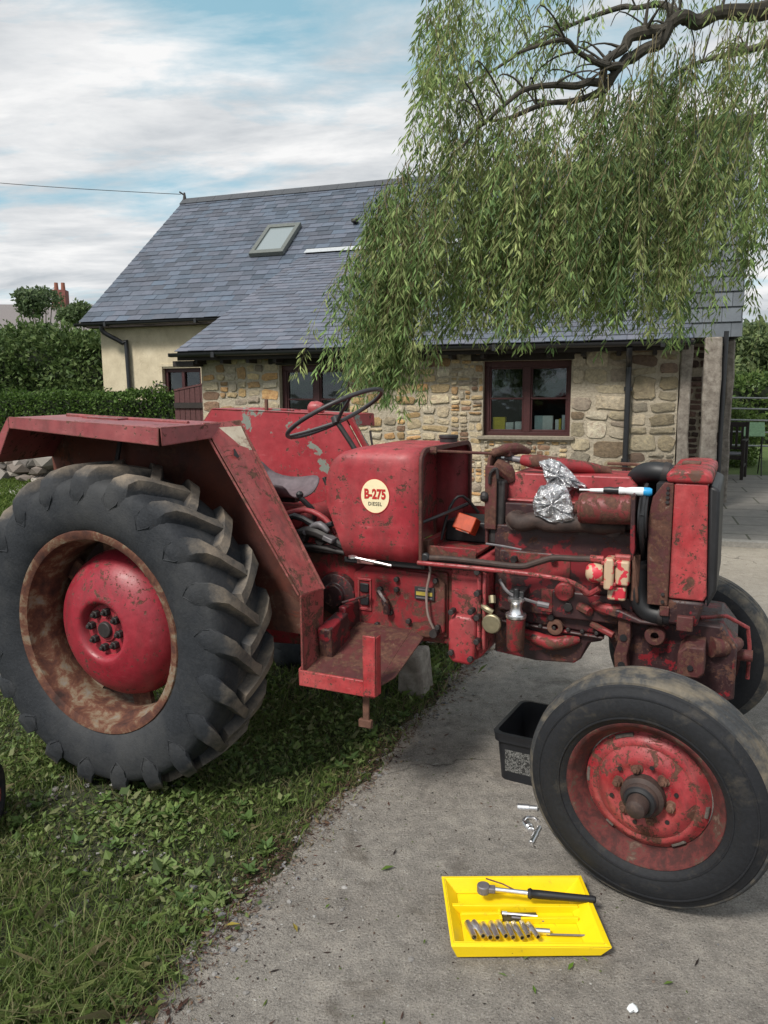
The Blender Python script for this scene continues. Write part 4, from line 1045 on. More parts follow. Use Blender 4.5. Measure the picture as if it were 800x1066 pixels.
# hanging strands: envelope (x, z_top, z_bottom) measured on the curtain
ENV = [(-.42, 2.15, 1.75, .10), (-.2, 2.75, 1.85, .3), (-.02, 3.0, 1.55, .8), (.15, 3.1, 1.42, 1), (.35, 3.6, 1.70, .9), (.6, 4.0, 1.95, .9), (.9, 3.75, 1.92, 1), (1.15, 3.75, 1.82, 1), (1.45, 3.8, 1.98, 1), (1.8, 3.9, 1.93, 1),
       (2.1, 4.1, 1.98, 1), (2.4, 4.25, 1.78, .95), (2.66, 4.35, 2.05, .7), (2.95, 4.4, 2.05, .3), (3.3, 4.4, 2.1, .3), (3.9, 4.5, 2.2, .4)]
EX = [e[0] for e in ENV]
tw = MB(); LP, LD, LU, LL, LC = [], [], [], [], []
CB = 1.0
def strand(x, y, zt, zb, thick=.0035, leaf=1.0, spread=.18):
    L = zt - zb
    if L < .2: return
    nseg = max(5, int(L / .12)); p = np.array([x, y, zt]); lean = np.array([random.gauss(-.13, .14), random.gauss(0, .1)])
    pts = []; ph = random.uniform(0, 6); am = random.uniform(.012, .06)
    for i in range(nseg + 1):
        t = i / nseg
        pts.append(np.array([x + lean[0] * L * t * 1.1 + am * math.sin(ph + t * 7), y + lean[1] * L * t + am * math.cos(ph * 2 + t * 6), zt - L * t + .12 * math.sin(min(t * 4, pi)) * .3]))
    tw.tube([tl(*q) for q in pts], [thick * (1 - .7 * i / nseg) for i in range(nseg + 1)], n=3, smooth=0, caps=False)
    pts = np.array(pts)
    nl_ = int(L / .0125 * leaf)
    ts = np.sort(rng.uniform(0.06, 1, nl_)); idx = np.minimum((ts * nseg).astype(int), nseg - 1); fr = (ts * nseg - idx)[:, None]
    P_ = pts[idx] * (1 - fr) + pts[idx + 1] * fr
    a = rng.uniform(0, 2 * pi, nl_); out_ = rng.uniform(.35, 1.1, nl_)
    D_ = unit(np.stack([np.cos(a) * out_ - .15, np.sin(a) * out_, -np.ones(nl_)], 1))
    U_ = unit(np.cross(D_, rng.normal(0, 1, (nl_, 3))))
    LP.append(P_ + np.stack([np.cos(a), np.sin(a), np.zeros(nl_)], 1) * rng.uniform(0, .05, (nl_, 1))); LD.append(D_); LU.append(U_); LL.append(rng.uniform(.05, .095, nl_))
    base = np.array(random.choice([(0.19, 0.27, 0.09), (0.155, 0.235, 0.08), (0.235, 0.295, 0.11), (0.115, 0.185, 0.07), (0.26, 0.30, 0.12)]))
    LC.append(base * CB * rng.uniform(.7, 1.35, (nl_, 1)) * np.linspace(.85, 1.15, nl_)[:, None])  # clump tones and paler tips put depth shade and light into leaf colour
cl = []
random.seed(23)
gxs = np.linspace(-.42, 3.9, 200); cw = np.cumsum(np.interp(gxs, EX, [e[3] for e in ENV])); cw /= cw[-1]
NCL = 78
for i in range(NCL):
    cl.append((float(np.interp((i + random.random()) / NCL, cw, gxs)), 5.8 + 1.6 * ((i * .618) % 1)))
for (cx, cy) in cl:
    cut = random.choice([0, 0, .1, .25, .5, .9]) * random.uniform(.4, 1); topc = random.choice([0, 0, .3, .8]) * random.random()
    CB = random.uniform(.75, 1.35)
    for k in range(random.randint(7, 12)):
        x = cx + random.gauss(0, .065); y = cy + random.gauss(0, .08)
        zt = np.interp(x, EX, [e[1] for e in ENV]) - topc - random.random() ** 2 * 1.2; zb = np.interp(x, EX, [e[2] for e in ENV])
        zb = 1.5 + (zb - 1.5) * (y / 6.5)
        strand(x, y, zt, zb + cut + abs(random.gauss(0, .22)), leaf=random.uniform(.6, 1.15))
CB = 1.05
for (cx, n_, zb_) in [(.02, 16, 1.38), (.10, 16, 1.36), (.17, 14, 1.48), (-.05, 12, 1.60), (-.12, 8, 1.85), (.28, 14, 1.62), (.0, 12, 2.0), (.15, 12, 2.1), (1.13, 9, 1.80), (.72, 9, 1.9), (1.75, 9, 1.95), (2.32, 10, 1.78)]:
    cy = random.uniform(6.1, 6.7); CB = random.uniform(.8, 1.3)
    for k in range(n_):
        x = cx + .06 + random.gauss(0, .05); zt = min(zb_ + random.uniform(.7, 1.5), np.interp(x, EX, [e[1] for e in ENV]) + .1)
        strand(x, cy + random.gauss(0, .08), zt, zb_ + abs(random.gauss(0, .14)))
# upper-left spray and top foliage above the limb
for i in range(70):
    x = random.uniform(.42, 1.5); y = random.uniform(5.9, 7.2); zt = random.uniform(4.2, 4.85) * (1 if x > .5 else .97)
    strand(x, y, zt, zt - random.uniform(.3, .9), leaf=.8)
for i in range(30):
    x = random.uniform(.30, .62); y = random.uniform(5.9, 6.8); zt = random.uniform(4.0, 4.6)
    strand(x, y, zt, zt - random.uniform(.4, 1.1), leaf=.8)
for i in range(34):
    x = random.uniform(1.5, 3.6); y = random.uniform(5.9, 7.4); zt = random.uniform(4.5, 4.95)
    strand(x, y, zt, zt - random.uniform(.3, .7), leaf=.7)
for i in range(26):
    x = random.uniform(2.6, 3.5); y = random.uniform(6.0, 7.2); zt = random.uniform(3.0, 4.4)
    strand(x, y, zt, zt - random.uniform(.6, 1.5), leaf=.55)
for (x, zt, zb) in [(-.38, 2.05, 1.72), (-.34, 2.1, 1.8), (-.30, 2.15, 1.85), (0.02, 1.9, 1.36), (.05, 2.0, 1.33), (.0, 1.9, 1.42), (.09, 2.0, 1.30)]: strand(x + .06, 6.3, zt, zb)
tw.build('twigs', M['twig'], wil)
P_, D_, U_, L_ = map(np.concatenate, (LP, LD, LU, LL)); C_ = np.concatenate(LC)
v, f = leaves(P_ - np.array([5.6, 7.2, 0]), D_, U_, L_, L_ * rng.uniform(.15, .24, len(L_)), .25)
np_mesh('crown', v, f, M['leaf'], wil, colors=np.repeat(C_, 4, 0))
print('willow leaves', len(L_))

# ================================================================== TRACTOR  (local: x forward, -y = near side, z up)
TO = (-.733, 3.515, 0); TR = R(-25)
T = empty('tractor', TO, TR, 'old red tractor with faded chipped paint, bonnet removed and engine exposed', 'tractor')
def part(mb, name, mat, parent=T, bevel=.004, **k): return mb.build(name, mat, parent, bevel=bevel, **k)

# ---------------- rear wheels
def rear_wheel():
    # wheel disc (dome) + hub as the part; tyre, rim, nuts as sub-parts
    mb = MB()
    mb.lathe([(.045, .290), (.035, .290), (.02, .285), (-.01, .276), (-.045, .252), (-.075, .215), (-.093, .17), (-.100, .135), (-.104, .122), (-.100, .110), (-.085, .102), (-.068, .096), (-.068, .05), (-.075, .045), (-.075, .0)], 64)
    w = mb.build('rear_wheel', M['disc'], T, ang=50)
    # rim: flange, well
    mb = MB()
    mb.lathe([(-.128, .356), (-.137, .372), (-.137, .387), (-.131, .391), (-.124, .386), (-.122, .374), (-.10, .368), (-.07, .366), (-.06, .352), (0, .346), (.05, .350), (.07, .366), (.10, .368), (.125, .374), (.135, .388), (.138, .372), (.128, .356),
              (.075, .352), (.05, .336), (0, .332), (-.045, .336), (-.06, .340), (-.075, .352)], 72, closed=True)
    for k in range(8):   # lugs joining disc and rim
        a = 2 * pi * k / 8 + .3
        mb.box((cos(a) * .315, .045, sin(a) * .315), (.075, .02, .09), Matrix.Rotation(-a, 3, 'Y'))
    mb.build('rim', M['rim'], w, ang=40)
    mb = MB()
    for k in range(8):
        a = 2 * pi * k / 8; mb.cyl((cos(a) * .07, -.066, sin(a) * .07), (cos(a) * .07, -.092, sin(a) * .07), .0155, 6)
    for k in range(8):
        a = 2 * pi * k / 8
        q = MB(); q.cyl((cos(a) * .07, -.066, sin(a) * .07), (cos(a) * .07, -.090, sin(a) * .07), .016, 6); q.cyl((cos(a) * .07, -.089, sin(a) * .07), (cos(a) * .07, -.102, sin(a) * .07), .008, 8)
        q.build('wheel_nut', M['dark'], w, bevel=.002)
    q = MB(); q.cyl((0, -.06, 0), (0, -.088, 0), .036, 18, .03); q.build('hub_cap', M['dark'], w, bevel=.003)
    # tyre
    prof = [(-.126, .384), (-.138, .396), (-.150, .425), (-.158, .462), (-.158, .500), (-.153, .535), (-.147, .560), (-.132, .574), (-.105, .582), (-.06, .588), (0, .590)]
    prof = prof + [(-a, r) for a, r in prof[-2::-1]]
    mb = MB(); mb.lathe(prof, 144)
    for q in (.150 * 0,): pass
    mb2 = MB()
    nl_ = 21
    for side in (-1, 1):
        for k in range(nl_):
            th0 = 2 * pi * (k + (.5 if side > 0 else 0)) / nl_
            # path: (axial w, radius base, radius top, angle, half width)
            path = [(.036, .585, .628, -.05, .027), (.0, .585, .631, -.01, .026), (-.04, .585, .632, .045, .027), (-.08, .580, .632, .10, .030), (-.114, .576, .628, .155, .036), (-.136, .564, .606, .192, .043), (-.147, .548, .572, .212, .042), (-.152, .525, .536, .222, .036), (-.152, .50, .503, .228, .022)]
            rings = []
            for (w_, rb, rt, th, hw) in path:
                wn = w_ * (1 if side < 0 else -1); ax_out = 0
                jit = random.uniform(-.003, .003)
                ring = []
                for (sg, rr, kk) in ((-1, rb - .006, 1.2), (-1, rt + jit, .8), (1, rt + jit, .8), (1, rb - .006, 1.2)):
                    t = th0 + th + sg * hw * kk / rr
                    wo = wn + (-1 if side < 0 else 1) * (.006 if (w_ < -.13 and kk < 1) else 0)
                    ring.append((rr * cos(t), wo, rr * sin(t)))
                rings.append(ring)
            vs = [p for r_ in rings for p in r_]; fs = []; fm = []
            for i in range(len(rings) - 1):
                for j in range(3): fs.append((i * 4 + j, i * 4 + j + 1, (i + 1) * 4 + j + 1, (i + 1) * 4 + j)); fm.append(1 if i >= 5 else (2 if j == 1 else 0))
            fs += [(0, 1, 2, 3), tuple((len(rings) - 1) * 4 + j for j in (3, 2, 1, 0))]
            mb2.add(vs, fs); mb2.m = mb2.m[:len(mb2.m) - len(fs)] + fm + [2, 1]
            ys_ = -1 if side < 0 else 1
            for (t1, t2) in ((.16, .235), (.285, .245)):
                mb2.mi = 1; mb2.tube([(.552 * cos(th0 + t1), ys_ * .1525, .552 * sin(th0 + t1)), (.525 * cos(th0 + t1 + .01), ys_ * .160, .525 * sin(th0 + t1 + .01)), (.488 * cos(th0 + t2), ys_ * .1595, .488 * sin(th0 + t2))], .0015, n=5, smooth=0); mb2.mi = 0
    # thin moulded rings on the sidewall
    for rr in (.415, .50):
        for s_ in (-1, 1): pass
    # side rubber vs tread rubber by material index
    mb.m = []
    n = 144
    for i in range(len(prof) - 1):
        mb.m += [1 if (i < 6 or i > len(prof) - 8) else 0] * n
    b = len(mb.v); mb.v += mb2.v; mb.f += [tuple(i + b for i in f) for f in mb2.f]; mb.m += mb2.m
    ty = mb.build('tyre', [M['tyre'], M['tyre_side'], M['tyre_top']], w, bevel=.005, seg=2, ang=40)
    tx = bpy.data.textures.new('tyre_wear', 'CLOUDS'); tx.noise_scale = .06
    dm = ty.modifiers.new('wear', 'DISPLACE'); dm.texture = tx; dm.strength = .008; dm.mid_level = .5; dm.texture_coords = 'LOCAL'
    return w
rw1 = rear_wheel(); rw1.location = (0, -.69, .62); rw1.rotation_euler = (0, R(7), 0)
rw2 = copy_tree(rw1, T); rw2.location = (0, .69, .62); rw2.rotation_euler = (0, 0, pi)
# rear axle
mb = MB(); mb.tube([(0, -.62, .62), (0, -.3, .62), (0, -.2, .62), (0, .2, .62), (0, .3, .62), (0, .62, .62)], [.05, .065, .11, .11, .065, .05], n=20, smooth=0); mb.cyl((0, -.52, .62), (0, -.48, .62), .12, 24); mb.cyl((0, .48, .62), (0, .52, .62), .12, 24)
part(mb, 'rear_axle', M['red_worn'])

# ---------------- fenders
def fender(sgn, mtop, mst, mpan):
    s = lambda p: (p[0], p[1] * sgn, p[2])
    mb = MB(); t = .005
    A, B_, C_, D_ = (-.36, -.82, 1.418), (.365, -.83, 1.388), (.385, -.46, 1.392), (-.40, -.46, 1.420)
    mb.quadplate([s(A), s(B_), s(C_), s(D_)], t)
    # outer lip and front lip, rear drop
    mb.quadplate([s((-.36, -.822, 1.420)), s((.365, -.832, 1.390)), s((.365, -.835, 1.326)), s((-.352, -.828, 1.376))], t)
    mb.quadplate([s((.367, -.832, 1.390)), s((.388, -.46, 1.394)), s((.392, -.46, 1.345)), s((.371, -.832, 1.326))], t)
    mb.quadplate([s((-.362, -.82, 1.418)), s((-.402, -.46, 1.420)), s((-.56, -.46, 1.24)), s((-.50, -.82, 1.24))], t)
    mb.quadplate([s((-.362, -.824, 1.418)), s((-.352, -.828, 1.376)), s((-.445, -.828, 1.22)), s((-.50, -.824, 1.24))], t)
    f = part(mb, 'fender', mtop, bevel=.003)
    mb = MB()   # swage bead along the top
    mb.tube([s((-.30, -.60, 1.420)), s((.30, -.60, 1.394))], .008, n=8, smooth=0)
    mb.quadplate([s((-.16, -.66, 1.417)), s((.02, -.66, 1.410)), s((.02, -.58, 1.411)), s((-.16, -.58, 1.418))], .006)
    mb.build('top_bead', mtop, f)
    mb = MB()   # inner wall
    mb.prism([(-.56, 1.24), (-.40, 1.418), (.385, 1.390), (.76, .785), (.755, .60), (.5, .60), (.35, .62), (-.5, .62)], sgn * -.455, sgn * -.460)
    part(mb, 'fender_inner_panel', mpan, parent=f, bevel=0)
    mb = MB()   # sloping front flange, wide at the top, narrow at the foot
    o1, o2, o3 = (.355, -.585, 1.396), (.755, -.585, .792), (.758, -.585, .50)
    i1, i2, i3 = (.422, -.452, 1.400), (.772, -.452, .785), (.762, -.452, .50)
    mb.quadplate([s(o1), s(i1), s(i2), s(o2)], -.006 * sgn); mb.quadplate([s(o2), s(i2), s(i3), s(o3)], -.006 * sgn)
    mb.quadplate([s((.385, -.46, 1.398)), s((.424, -.45, 1.402)), s((.778, -.45, .785)), s((.76, -.46, .775))], .005 * sgn)
    mb.quadplate([s((.350, -.587, 1.394)), s((.750, -.587, .790)), s((.744, -.590, .787)), s((.343, -.590, 1.390))], .004 * sgn)
    mb.quadplate([s((.757, -.587, .792)), s((.760, -.587, .50)), s((.750, -.587, .50)), s((.750, -.587, .785))], .004 * sgn)
    part(mb, 'front_flange', mst, parent=f, bevel=.003)
    mb = MB(); mb.prism([(.39, 1.388), (.70, .86), (.70, .84), (.36, 1.36)], sgn * -.452, sgn * -.448); mb.build('bolt_row', mst, f)
    return f
f1 = fender(1, M['red_top'], M['red_fender'], M['panel'])
f2 = fender(-1, M['red_far'], M['red_far'], M['red_far'])
# rusted-through hole with pale bare metal on the near flange top
mb = MB(); mb.quadplate([(.375, -.565, 1.376), (.434, -.462, 1.380), (.480, -.462, 1.292), (.421, -.565, 1.290)], -.003); mb.build('bare_patch', rust('bare_corroded_metal', [(.35, (.12, .04, .03)), (.48, (.42, .36, .28)), (.7, (.50, .45, .36))], 20), f1)
mb = MB(); mb.add([(.452 + .004 + (.018 + .006 * sin(k * 2.3)) * cos(2 * pi * k / 14) * .75, -.512 + (.030 + .009 * cos(k * 1.7)) * sin(2 * pi * k / 14), 1.268 + .014 - (.018 + .006 * sin(k * 2.3)) * cos(2 * pi * k / 14) * 1.15) for k in range(14)], [tuple(range(14))]); mb.build('rust_hole', M['black'], f1)
mb = MB(); mb.tube([(-.14, -.46, 1.41), (-.15, -.50, 1.24), (-.15, -.5, 1.05)], .010, n=8, smooth=0); part(mb, 'fender_stay', M['dark'], bevel=0)
# lamps on the far fender
mb = MB(); mb.lathe([(-.035, 0), (-.035, .02), (-.02, .034), (.01, .036), (.03, .030), (.045, .022), (.045, 0)], 20, (.19, .52, 1.425), 'X'); lp = part(mb, 'marker_lamp', M['red'], bevel=.002)
mb = MB(); mb.bx(.175, .205, .51, .53, 1.382, 1.40); mb.build('lamp_bracket', M['dark'], lp)
mb = MB(); mb.bx(-.10, -.085, .50, .515, 1.40, 1.47); part(mb, 'fender_bolt', M['rust'], bevel=.002)

# ---------------- footplate
st = MB()
st.quadplate([(.765, -.60, .505), (1.045, -.60, .492), (1.035, -.24, .60), (.775, -.24, .605)], .006)
st.quadplate([(1.045, -.60, .492), (1.09, -.52, .515), (1.10, -.28, .59), (1.035, -.24, .60)], .006)
step = part(st, 'footstep', M['redbrown'], bevel=.002)
mb = MB(); mb.bx(.752, 1.05, -.612, -.600, .462, .520); mb.quadplate([(.752, -.60, .462), (.752, -.46, .52), (.752, -.46, .56), (.752, -.60, .52)], .008)
mb.build('step_edge', M['red_bright'], step, bevel=.003)
mb = MB(); mb.bx(1.012, 1.060, -.620, -.613, .47, .685); mb.bx(1.056, 1.062, -.612, -.575, .47, .68); mb.build('step_upright', M['red_bright'], step, bevel=.003)
mb = MB(); mb.bx(.985, 1.01, -.57, -.56, .33, .49); mb.bx(.97, 1.02, -.575, -.555, .33, .36); mb.build('hanging_bracket', M['rust'], step, bevel=.004)
mb = MB(); mb.box((.795, -.42, .60), (.055, .15, .12), Matrix.Rotation(R(10), 3, 'X')); mb.build('tool_box', M['iron'], step, bevel=.006)
mb = MB(); mb.box((.79, -.27, .64), (.03, .16, .10)); mb.build('step_bracket', M['iron'], step, bevel=.006)

# ---------------- transmission
mb = MB()
mb.prism([(-.22, .48), (-.22, .88), (.30, .90), (.50, .86), (.74, .86), (1.19, .84), (1.19, .545), (.86, .545), (.70, .47), (.3, .44)], -.20, .20)
mb.bx(.80, 1.17, -.213, -.20, .575, .83)
mb.prism([(.78, .59), (.78, .80), (.84, .835), (1.12, .82), (1.165, .79), (1.165, .60), (1.1, .57), (.84, .57)], -.228, -.214)
tm = part(mb, 'transmission_housing', M['red_worn'], bevel=.012, seg=3)
mb = MB()
for z_ in (.742, .690): mb.bx(.812, .848, -.236, -.2285, z_ - .018, z_ + .018)
mb.split('vent_opening', M['black'], tm, bevel=.003)
mb = MB(); mb.bx(.80, .86, -.234, -.229, .65, .662); mb.bx(.80, .86, -.234, -.229, .77, .78); mb.bx(.80, .808, -.234, -.229, .662, .77); mb.bx(.852, .86, -.234, -.229, .662, .77); mb.build('vent_frame', M['red'], tm, bevel=.002)
mb = MB(); mb.bx(1.045, 1.125, -.237, -.2285, .722, .770); pl = mb.build('maker_plate', M['sticker_black'], tm, bevel=.001)
mb = MB(); mb.bx(1.052, 1.118, -.2385, -.2372, .738, .752); mb.build('plate_panel', simple('dull_yellow_print', (.35, .27, .05), .5), pl)
mb = MB(); mb.bx(1.060, 1.110, -.2385, -.2372, .759, .764); mb.bx(1.052, 1.118, -.2385, -.2372, .727, .731); mb.split('plate_line', M['grey'], pl)
bolts = [(.90, .745), (.925, .70), (.945, .655), (.97, .75), (1.02, .63), (1.14, .62), (.885, .60), (1.13, .80), (.97, .79)]
mb = MB()
for (x, z) in bolts: mb.cyl((x, -.226, z), (x, -.245, z), .011, 6)
mb.split('bolt', M['dark'], tm, bevel=.002)
mb = MB(); mb.tube([(.895, -.235, .735), (.93, -.255, .70), (.935, -.25, .655)], .014, n=8); mb.build('linkage_lug', M['iron'], tm)
mb = MB(); mb.tube([(1.10, -.24, .90), (1.118, -.26, .84), (1.10, -.25, .76), (1.108, -.255, .67), (1.13, -.24, .605)], .005, n=6); mb.build('control_wire', simple('dusty_wire', (.25, .19, .17), .6), tm)
mb = MB(); mb.cyl((1.13, -.225, .60), (1.13, -.262, .60), .016, 10); mb.build('drain_plug', M['dark'], tm)

# clutch housing (bell) with its flanges
mb = MB()
mb.prism([(1.192, .52), (1.192, .85), (1.21, .88), (1.31, .90), (1.335, .88), (1.335, .56), (1.315, .53), (1.29, .51)], -.235, .21)
mb.bx(1.300, 1.316, -.262, -.236, .56, .90); mb.bx(1.318, 1.334, -.258, -.236, .56, .90)
cl_ = part(mb, 'clutch_housing', M['red'], bevel=.010, seg=3)
mb = MB(); mb.prism([(1.195, .528), (1.195, .66), (1.22, .69), (1.29, .685), (1.30, .66), (1.30, .53), (1.28, .50), (1.21, .505)], -.275, -.236); mb.build('lower_boss', M['red'], cl_, bevel=.012, seg=3)
mb = MB()
for (x, z) in [(1.21, .545), (1.285, .53), (1.21, .70), (1.285, .71), (1.308, .60), (1.308, .69), (1.308, .78), (1.308, .86)]: mb.cyl((x, -.25, z), (x, -.29, z), .012, 6)
mb.split('bolt', M['dark'], cl_, bevel=.002)
mb = MB(); mb.lathe([(0, 0), (0, .030), (-.006, .036), (-.016, .036), (-.020, .031), (-.0205, .0)], 28, (1.362, -.262, .672)); mb.build('inspection_cap', M['brass'], cl_, bevel=.002)
mb = MB(); mb.tube([(1.31, -.24, .73), (1.34, -.26, .72), (1.36, -.26, .71)], .012, n=8); mb.tube([(1.355, -.25, .77), (1.36, -.26, .745)], .013, n=8); mb.split('cap_elbow', M['brass'], cl_)

# ---------------- engine
mb = MB()
mb.prism([(1.337, .66), (1.337, 1.02), (1.845, 1.02), (1.845, .70), (1.74, .645), (1.60, .655)], -.17, .17)
mb.bx(1.36, 1.80, -.185, -.17, .70, .93)
mb.bx(1.56, 1.84, -.20, -.186, .70, .80)
eng = part(mb, 'engine_block', M['iron'], bevel=.010, seg=3)
mb = MB(); mb.prism([(1.345, .535), (1.345, .662), (1.60, .652), (1.74, .642), (1.735, .625), (1.69, .612), (1.665, .55), (1.64, .53), (1.50, .52)], -.172, .16)
mb.prism([(1.345, .655), (1.345, .668), (1.745, .648), (1.745, .636)], -.192, -.173)
sp_ = mb.build('oil_sump', M['iron'], eng, bevel=.010, seg=3)
mb = MB(); mb.tube([(1.43, -.18, .63), (1.50, -.19, .615), (1.56, -.195, .603), (1.62, -.19, .615), (1.66, -.18, .625)], [.012, .022, .027, .022, .01], n=16, smooth=4); mb.build('sump_rib', M['red_worn'], sp_, bevel=0)
mb = MB(); mb.bx(1.40, 1.62, -.189, -.186, .84, .925); mb.bx(1.52, 1.70, -.189, -.186, .715, .80); mb.build('painted_cover', M['red_worn'], eng, bevel=.012)
mb = MB()
for k in range(9): mb.cyl((1.37 + k * .05, -.185, .66), (1.37 + k * .05, -.20, .66), .008, 6)
for (x, z, r_) in [(1.42, .90, .014), (1.56, .915, .014), (1.70, .91, .014), (1.80, .74, .013), (1.50, .62, .012), (1.45, .78, .011), (1.56, .70, .012), (1.78, .83, .012), (1.62, .745, .018)]: mb.cyl((x, -.17, z), (x, -.21, z), r_, 6)
mb.split('bolt', M['dark'], eng, bevel=.002)
mb = MB(); mb.cyl((1.605, -.17, .80), (1.605, -.215, .80), .034, 24); mb.build('core_plug', M['red_worn'], eng, bevel=.006)
mb = MB(); mb.lathe([(0, .012), (-.016, .012), (-.018, .020), (-.016, .028), (0, .028)], 20, (1.575, -.188, .665)); mb.build('drain_ring', M['rust'], eng)
mb = MB(); mb.tube([(1.70, -.18, .76), (1.76, -.22, .755), (1.80, -.21, .765)], [.018, .022, .014], n=10); mb.tube([(1.70, -.19, .69), (1.78, -.215, .665)], [.012, .012], n=8, smooth=0); mb.tube([(1.66, -.19, .75), (1.70, -.22, .74)], [.02, .016], n=8, smooth=0); mb.split('side_lug', M['red_worn'], eng)
mb = MB(); mb.prism([(1.36, 1.021), (1.36, 1.10), (1.83, 1.10), (1.83, 1.021)], -.15, .15); hd = mb.build('cylinder_head', M['iron'], eng, bevel=.006)
mb = MB(); mb.prism([(1.365, 1.102), (1.365, 1.175), (1.385, 1.205), (1.80, 1.205), (1.825, 1.175), (1.825, 1.102)], -.11, .11); mb.bx(1.35, 1.84, -.13, .13, 1.101, 1.112)
mb.build('rocker_cover', M['red'], eng, bevel=.022, seg=4)
mb = MB(); mb.tube([(1.40, -.18, 1.055), (1.44, -.20, 1.035), (1.50, -.205, 1.05), (1.54, -.20, 1.04), (1.60, -.205, 1.045), (1.66, -.205, 1.05), (1.72, -.19, 1.04), (1.80, -.18, 1.04)], [.024, .032, .030, .032, .035, .032, .030, .022], n=14, smooth=4)
for x in (1.42, 1.54, 1.66, 1.76): mb.cyl((x, -.15, 1.04), (x, -.20, 1.04), .034, 14)
mb.build('exhaust_manifold', M['manifold'], eng)
# oval intake pipe wrapped with the foil; spout
mb = MB(); mb.tube([(1.30, -.06, 1.262), (1.345, -.07, 1.258)], .021, n=14, smooth=0); mb.tube([(1.34, -.07, 1.258), (1.44, -.08, 1.245)], .012, n=12, smooth=0); mb.build('grey_pipe', M['grey'], eng)
mb = MB(); mb.lathe([(0, .012), (0, .026), (.012, .026), (.012, .012)], 16, (1.335, -.07, 1.258), 'X'); mb.split('hose_clip', M['chrome'], eng)
mb = MB(); mb.tube([(1.41, -.075, 1.250), (1.47, -.085, 1.245), (1.56, -.07, 1.235), (1.66, -.02, 1.222), (1.72, 0, 1.210)], [.019, .027, .026, .020, .010], n=14, smooth=4); mb.build('red_pipe', M['red_worn'], eng)
mb = MB(); mb.tube([(1.70, .05, 1.235), (1.80, .0, 1.24), (1.86, -.05, 1.235)], .006, n=6); mb.tube([(1.68, .05, 1.222), (1.80, .03, 1.22), (1.87, .0, 1.215)], .005, n=6); mb.split('thin_pipe', M['rust'], eng)

# air cleaner canister and pulley bracket
mb = MB(); mb.cyl((1.665, -.235, 1.108), (1.83, -.235, 1.112), .053, 36); mb.cyl((1.64, -.235, 1.108), (1.665, -.235, 1.108), .022, 16); mb.cyl((1.655, -.235, 1.108), (1.667, -.235, 1.108), .05, 36, .055)
can = part(mb, 'dynamo', paint('browned_red_paint', (.12, .018, .018), (.20, .03, .03), chips=.5, grime=.8, scale=14, rough=.5), bevel=.004)
mb = MB(); mb.prism([(1.828, 1.165), (1.836, 1.172), (1.842, 1.165), (1.848, .99), (1.842, .95), (1.832, .99)], -.295, -.18); mb.build('dynamo_bracket', M['iron'], can, bevel=.003)
mb = MB(); mb.lathe([(0, .02), (0, .075), (.006, .078), (.014, .062), (.022, .078), (.028, .075), (.028, .02)], 36, (1.852, -.225, 1.09), 'X'); mb.build('pulley', M['black'], can)
mb = MB(); mb.lathe([(0, .02), (0, .085), (.006, .088), (.014, .07), (.022, .088), (.028, .085), (.028, .02)], 36, (1.852, -.0, .86), 'X'); mb.cyl((1.845, 0, 1.08), (1.88, 0, 1.08), .05, 24)
for k in range(4): 
    a = k * pi / 2 + .4; mb.box((1.872, cos(a) * .12, 1.02 + sin(a) * .12), (.006, .08, .22), Matrix.Rotation(a + pi / 2, 3, 'X') @ Matrix.Rotation(R(25), 3, 'Z'))
part(mb, 'fan', M['black'], bevel=.002)
mb = MB(); mb.tube([(1.866, -.30, 1.10), (1.866, -.285, 1.02), (1.866, -.09, .84), (1.866, 0, .775), (1.866, .085, .84), (1.866, -.15, 1.16), (1.866, -.24, 1.17), (1.866, -.30, 1.10)], .008, n=6, smooth=3); part(mb, 'fan_belt', M['hose'], bevel=0)
mb = MB(); mb.tube([(1.843, -.285, .965), (1.852, -.27, .88), (1.858, -.25, .80)], .006, n=6); mb.bx(1.835, 1.86, -.24, -.20, .80, .96); part(mb, 'adjuster_arm', M['rust'], bevel=.003)

# water pump / lift pump
mb = MB(); mb.lathe([(0, 0), (.003, .020), (.012, .031), (.028, .036), (.045, .034), (.060, .028), (.062, 0)], 24, (1.685, -.250, .890), 'X'); pump = part(mb, 'fuel_pump', M['pump'], bevel=.003)
mb = MB(); mb.bx(1.750, 1.782, -.285, -.215, .84, .948); mb.bx(1.784, 1.83, -.27, -.20, .855, .94); mb.bx(1.76, 1.82, -.26, -.19, .80, .85); mb.build('pump_body', M['pump'], pump, bevel=.008, seg=3)
mb = MB()
for (y_, z_) in ((-.272, .93), (-.228, .93), (-.272, .86), (-.228, .86)): mb.cyl((1.74, y_, z_), (1.79, y_, z_), .007, 6)
mb.cyl((1.70, -.255, .938), (1.745, -.255, .938), .013, 8); mb.cyl((1.78, -.24, .945), (1.83, -.24, .945), .014, 8); mb.split('union', M['red_bright'], pump)
mb = MB(); mb.tube([(1.735, -.26, .838), (1.70, -.26, .815), (1.675, -.255, .83)], .011, n=8); mb.build('pump_elbow', M['red_worn'], pump)

